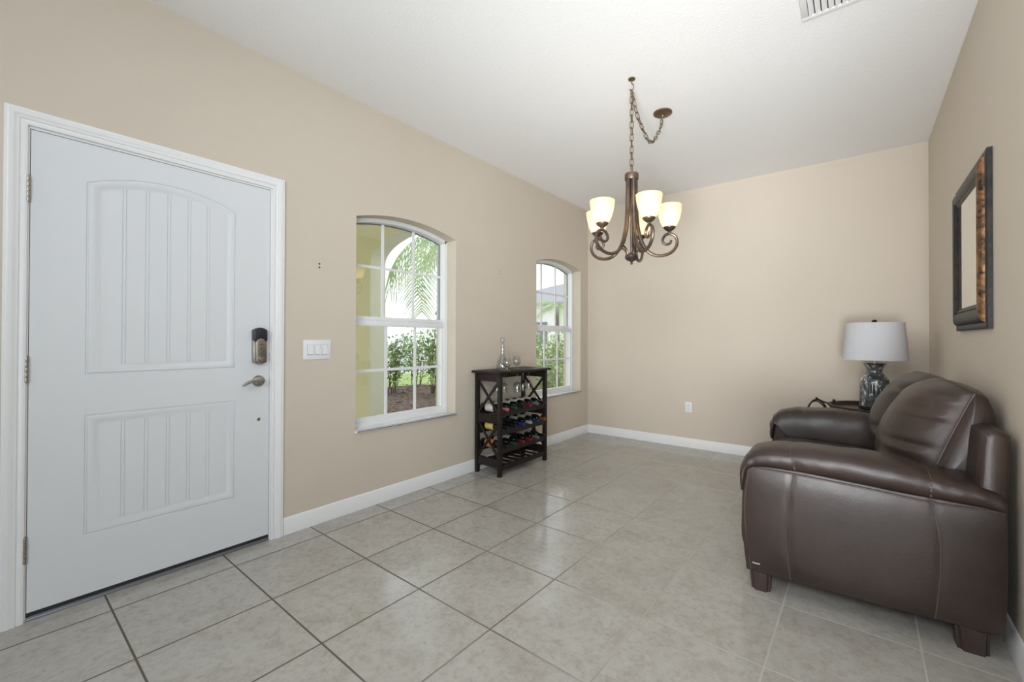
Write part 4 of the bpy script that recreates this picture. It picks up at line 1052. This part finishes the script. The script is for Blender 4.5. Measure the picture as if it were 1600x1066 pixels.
def hanging_frond(mb, ctrl, ll, sd, mix, seed):
    rr_ = random.Random(seed); pts = smooth_open(ctrl, 30); mb.tube(pts, [.016 - .012 * i / 30 for i in range(31)], 6)
    for i in range(3, 31):
        for sub_ in (0,):
            tg_ = (pts[i] - pts[i - 1]).normalized(); p = pts[i - 1].lerp(pts[i], sub_); f = i / 30
            le = ll * (.55 + .45 * math.sin(PI * min(1, .15 + f * .8))) * rr_.uniform(.85, 1.1)
            for sg in (-1, 1):
                dv = (Vector(sd) * sg * mix[0] + tg_ * mix[1] + Vector((0, 0, -mix[2])) + Vector((rr_.uniform(-.06, .06), rr_.uniform(-.06, .06), 0))).normalized(); vs = []
                wv = dv.cross(Vector((-.75, .65, 0))).normalized()
                for k_ in range(5):
                    u = k_ / 4; c0 = p + dv * le * u + Vector((0, 0, -le * .25 * u * u)); nn = wv * (.0115 * (1 - u) ** .7 + .001); vs += [c0 - nn, c0 + nn]
                mb.add(vs, [(2 * k_, 2 * k_ + 1, 2 * k_ + 3, 2 * k_ + 2) for k_ in range(4)], True)
pt = thing('palm_tree', (-5.2, 5.7, -.075), 'palm tree with drooping feathery fronds seen through the nearer window', 'palm tree')
q = MB(); q.tube([(-5.2, 5.7, -.075), (-5.18, 5.7, 1.5), (-5.2, 5.7, 2.95)], [.13, .11, .09], 12); q.build('trunk', M_STEM, pt)
SD = (.757, .653, 0)
for k, (ctrl, ll, mix) in enumerate((
        ([(-5.2, 5.7, 2.95), (-5.7, 5.4, 3.25), (-6.2, 5.1, 3.12), (-6.33, 5.0, 2.6), (-6.36, 5.0, 2.0), (-6.37, 5.0, 1.65)], .62, (.75, .55, .15)),
        ([(-5.2, 5.7, 2.95), (-5.8, 5.5, 3.30), (-6.5, 5.2, 3.20), (-7.0, 5.0, 2.85), (-7.25, 4.9, 2.45)], .95, (.22, .30, .85)),
        ([(-5.2, 5.7, 2.95), (-5.9, 5.8, 3.35), (-6.6, 5.7, 3.25), (-7.1, 5.6, 2.80)], .85, (.30, .30, .8)),
        ([(-5.2, 5.7, 2.95), (-5.5, 5.2, 3.20), (-5.85, 4.75, 2.90), (-5.95, 4.6, 2.35), (-5.97, 4.6, 1.9)], .55, (.7, .55, .2)),
        ([(-5.2, 5.7, 2.95), (-5.6, 6.3, 3.40), (-5.9, 6.9, 3.30), (-6.1, 7.3, 2.80)], .60, (.6, .5, .4)))):
    q = MB(); hanging_frond(q, ctrl, ll, SD if k < 4 else (.9, -.3, 0), mix, 20 + k); q.build('frond', M_PALM, pt, fix=False)
palm(-8.5, 12.6, 2.35, [(k * .63 + .2 * math.sin(k * 5), .15 + .6 * ((k * 37) % 10) / 10, 1.15 + .05 * (k % 4), .55 + .35 * ((k * 53) % 10) / 10) for k in range(10)], 'distant palm tree seen through the far window', 6, .07)

hs = thing('neighbour_house', (-15, 25, -.15), 'pale neighbouring house with grey roof far beyond the windows', 'house')
q = MB(); q.box(-22, -11.5, 22, 34, -.15, 3.5); q.build('house_walls', mat('white_house_wall', (.78, .78, .76), .9), hs)
q = MB(); q.add([(-22.6, 21.4, 3.5), (-10.9, 21.4, 3.5), (-10.9, 34.6, 3.5), (-22.6, 34.6, 3.5), (-18, 28, 5.6), (-15.5, 28, 5.6), (-22.6, 21.4, 3.35), (-10.9, 21.4, 3.35), (-10.9, 34.6, 3.35), (-22.6, 34.6, 3.35)], [(0, 1, 5, 4), (1, 2, 5), (2, 3, 4, 5), (3, 0, 4), (6, 7, 1, 0), (7, 8, 2, 1), (8, 9, 3, 2), (9, 6, 0, 3), (6, 9, 8, 7)]); q.build('roof', M_ROOF, hs)
for x in (-19.5, -16.2, -13.2):
    q = MB(); q.box(x - .6, x + .6, 21.9, 22.0, .9, 2.3); q.build('house_window', mat('far_window', (.12, .14, .16), .2), hs)
q = MB(); q.box(-60, -14, -30, 60, -.151, -.148); struct(q.build('street', M_PAVE), 'pale street beyond the lawn', 'street')
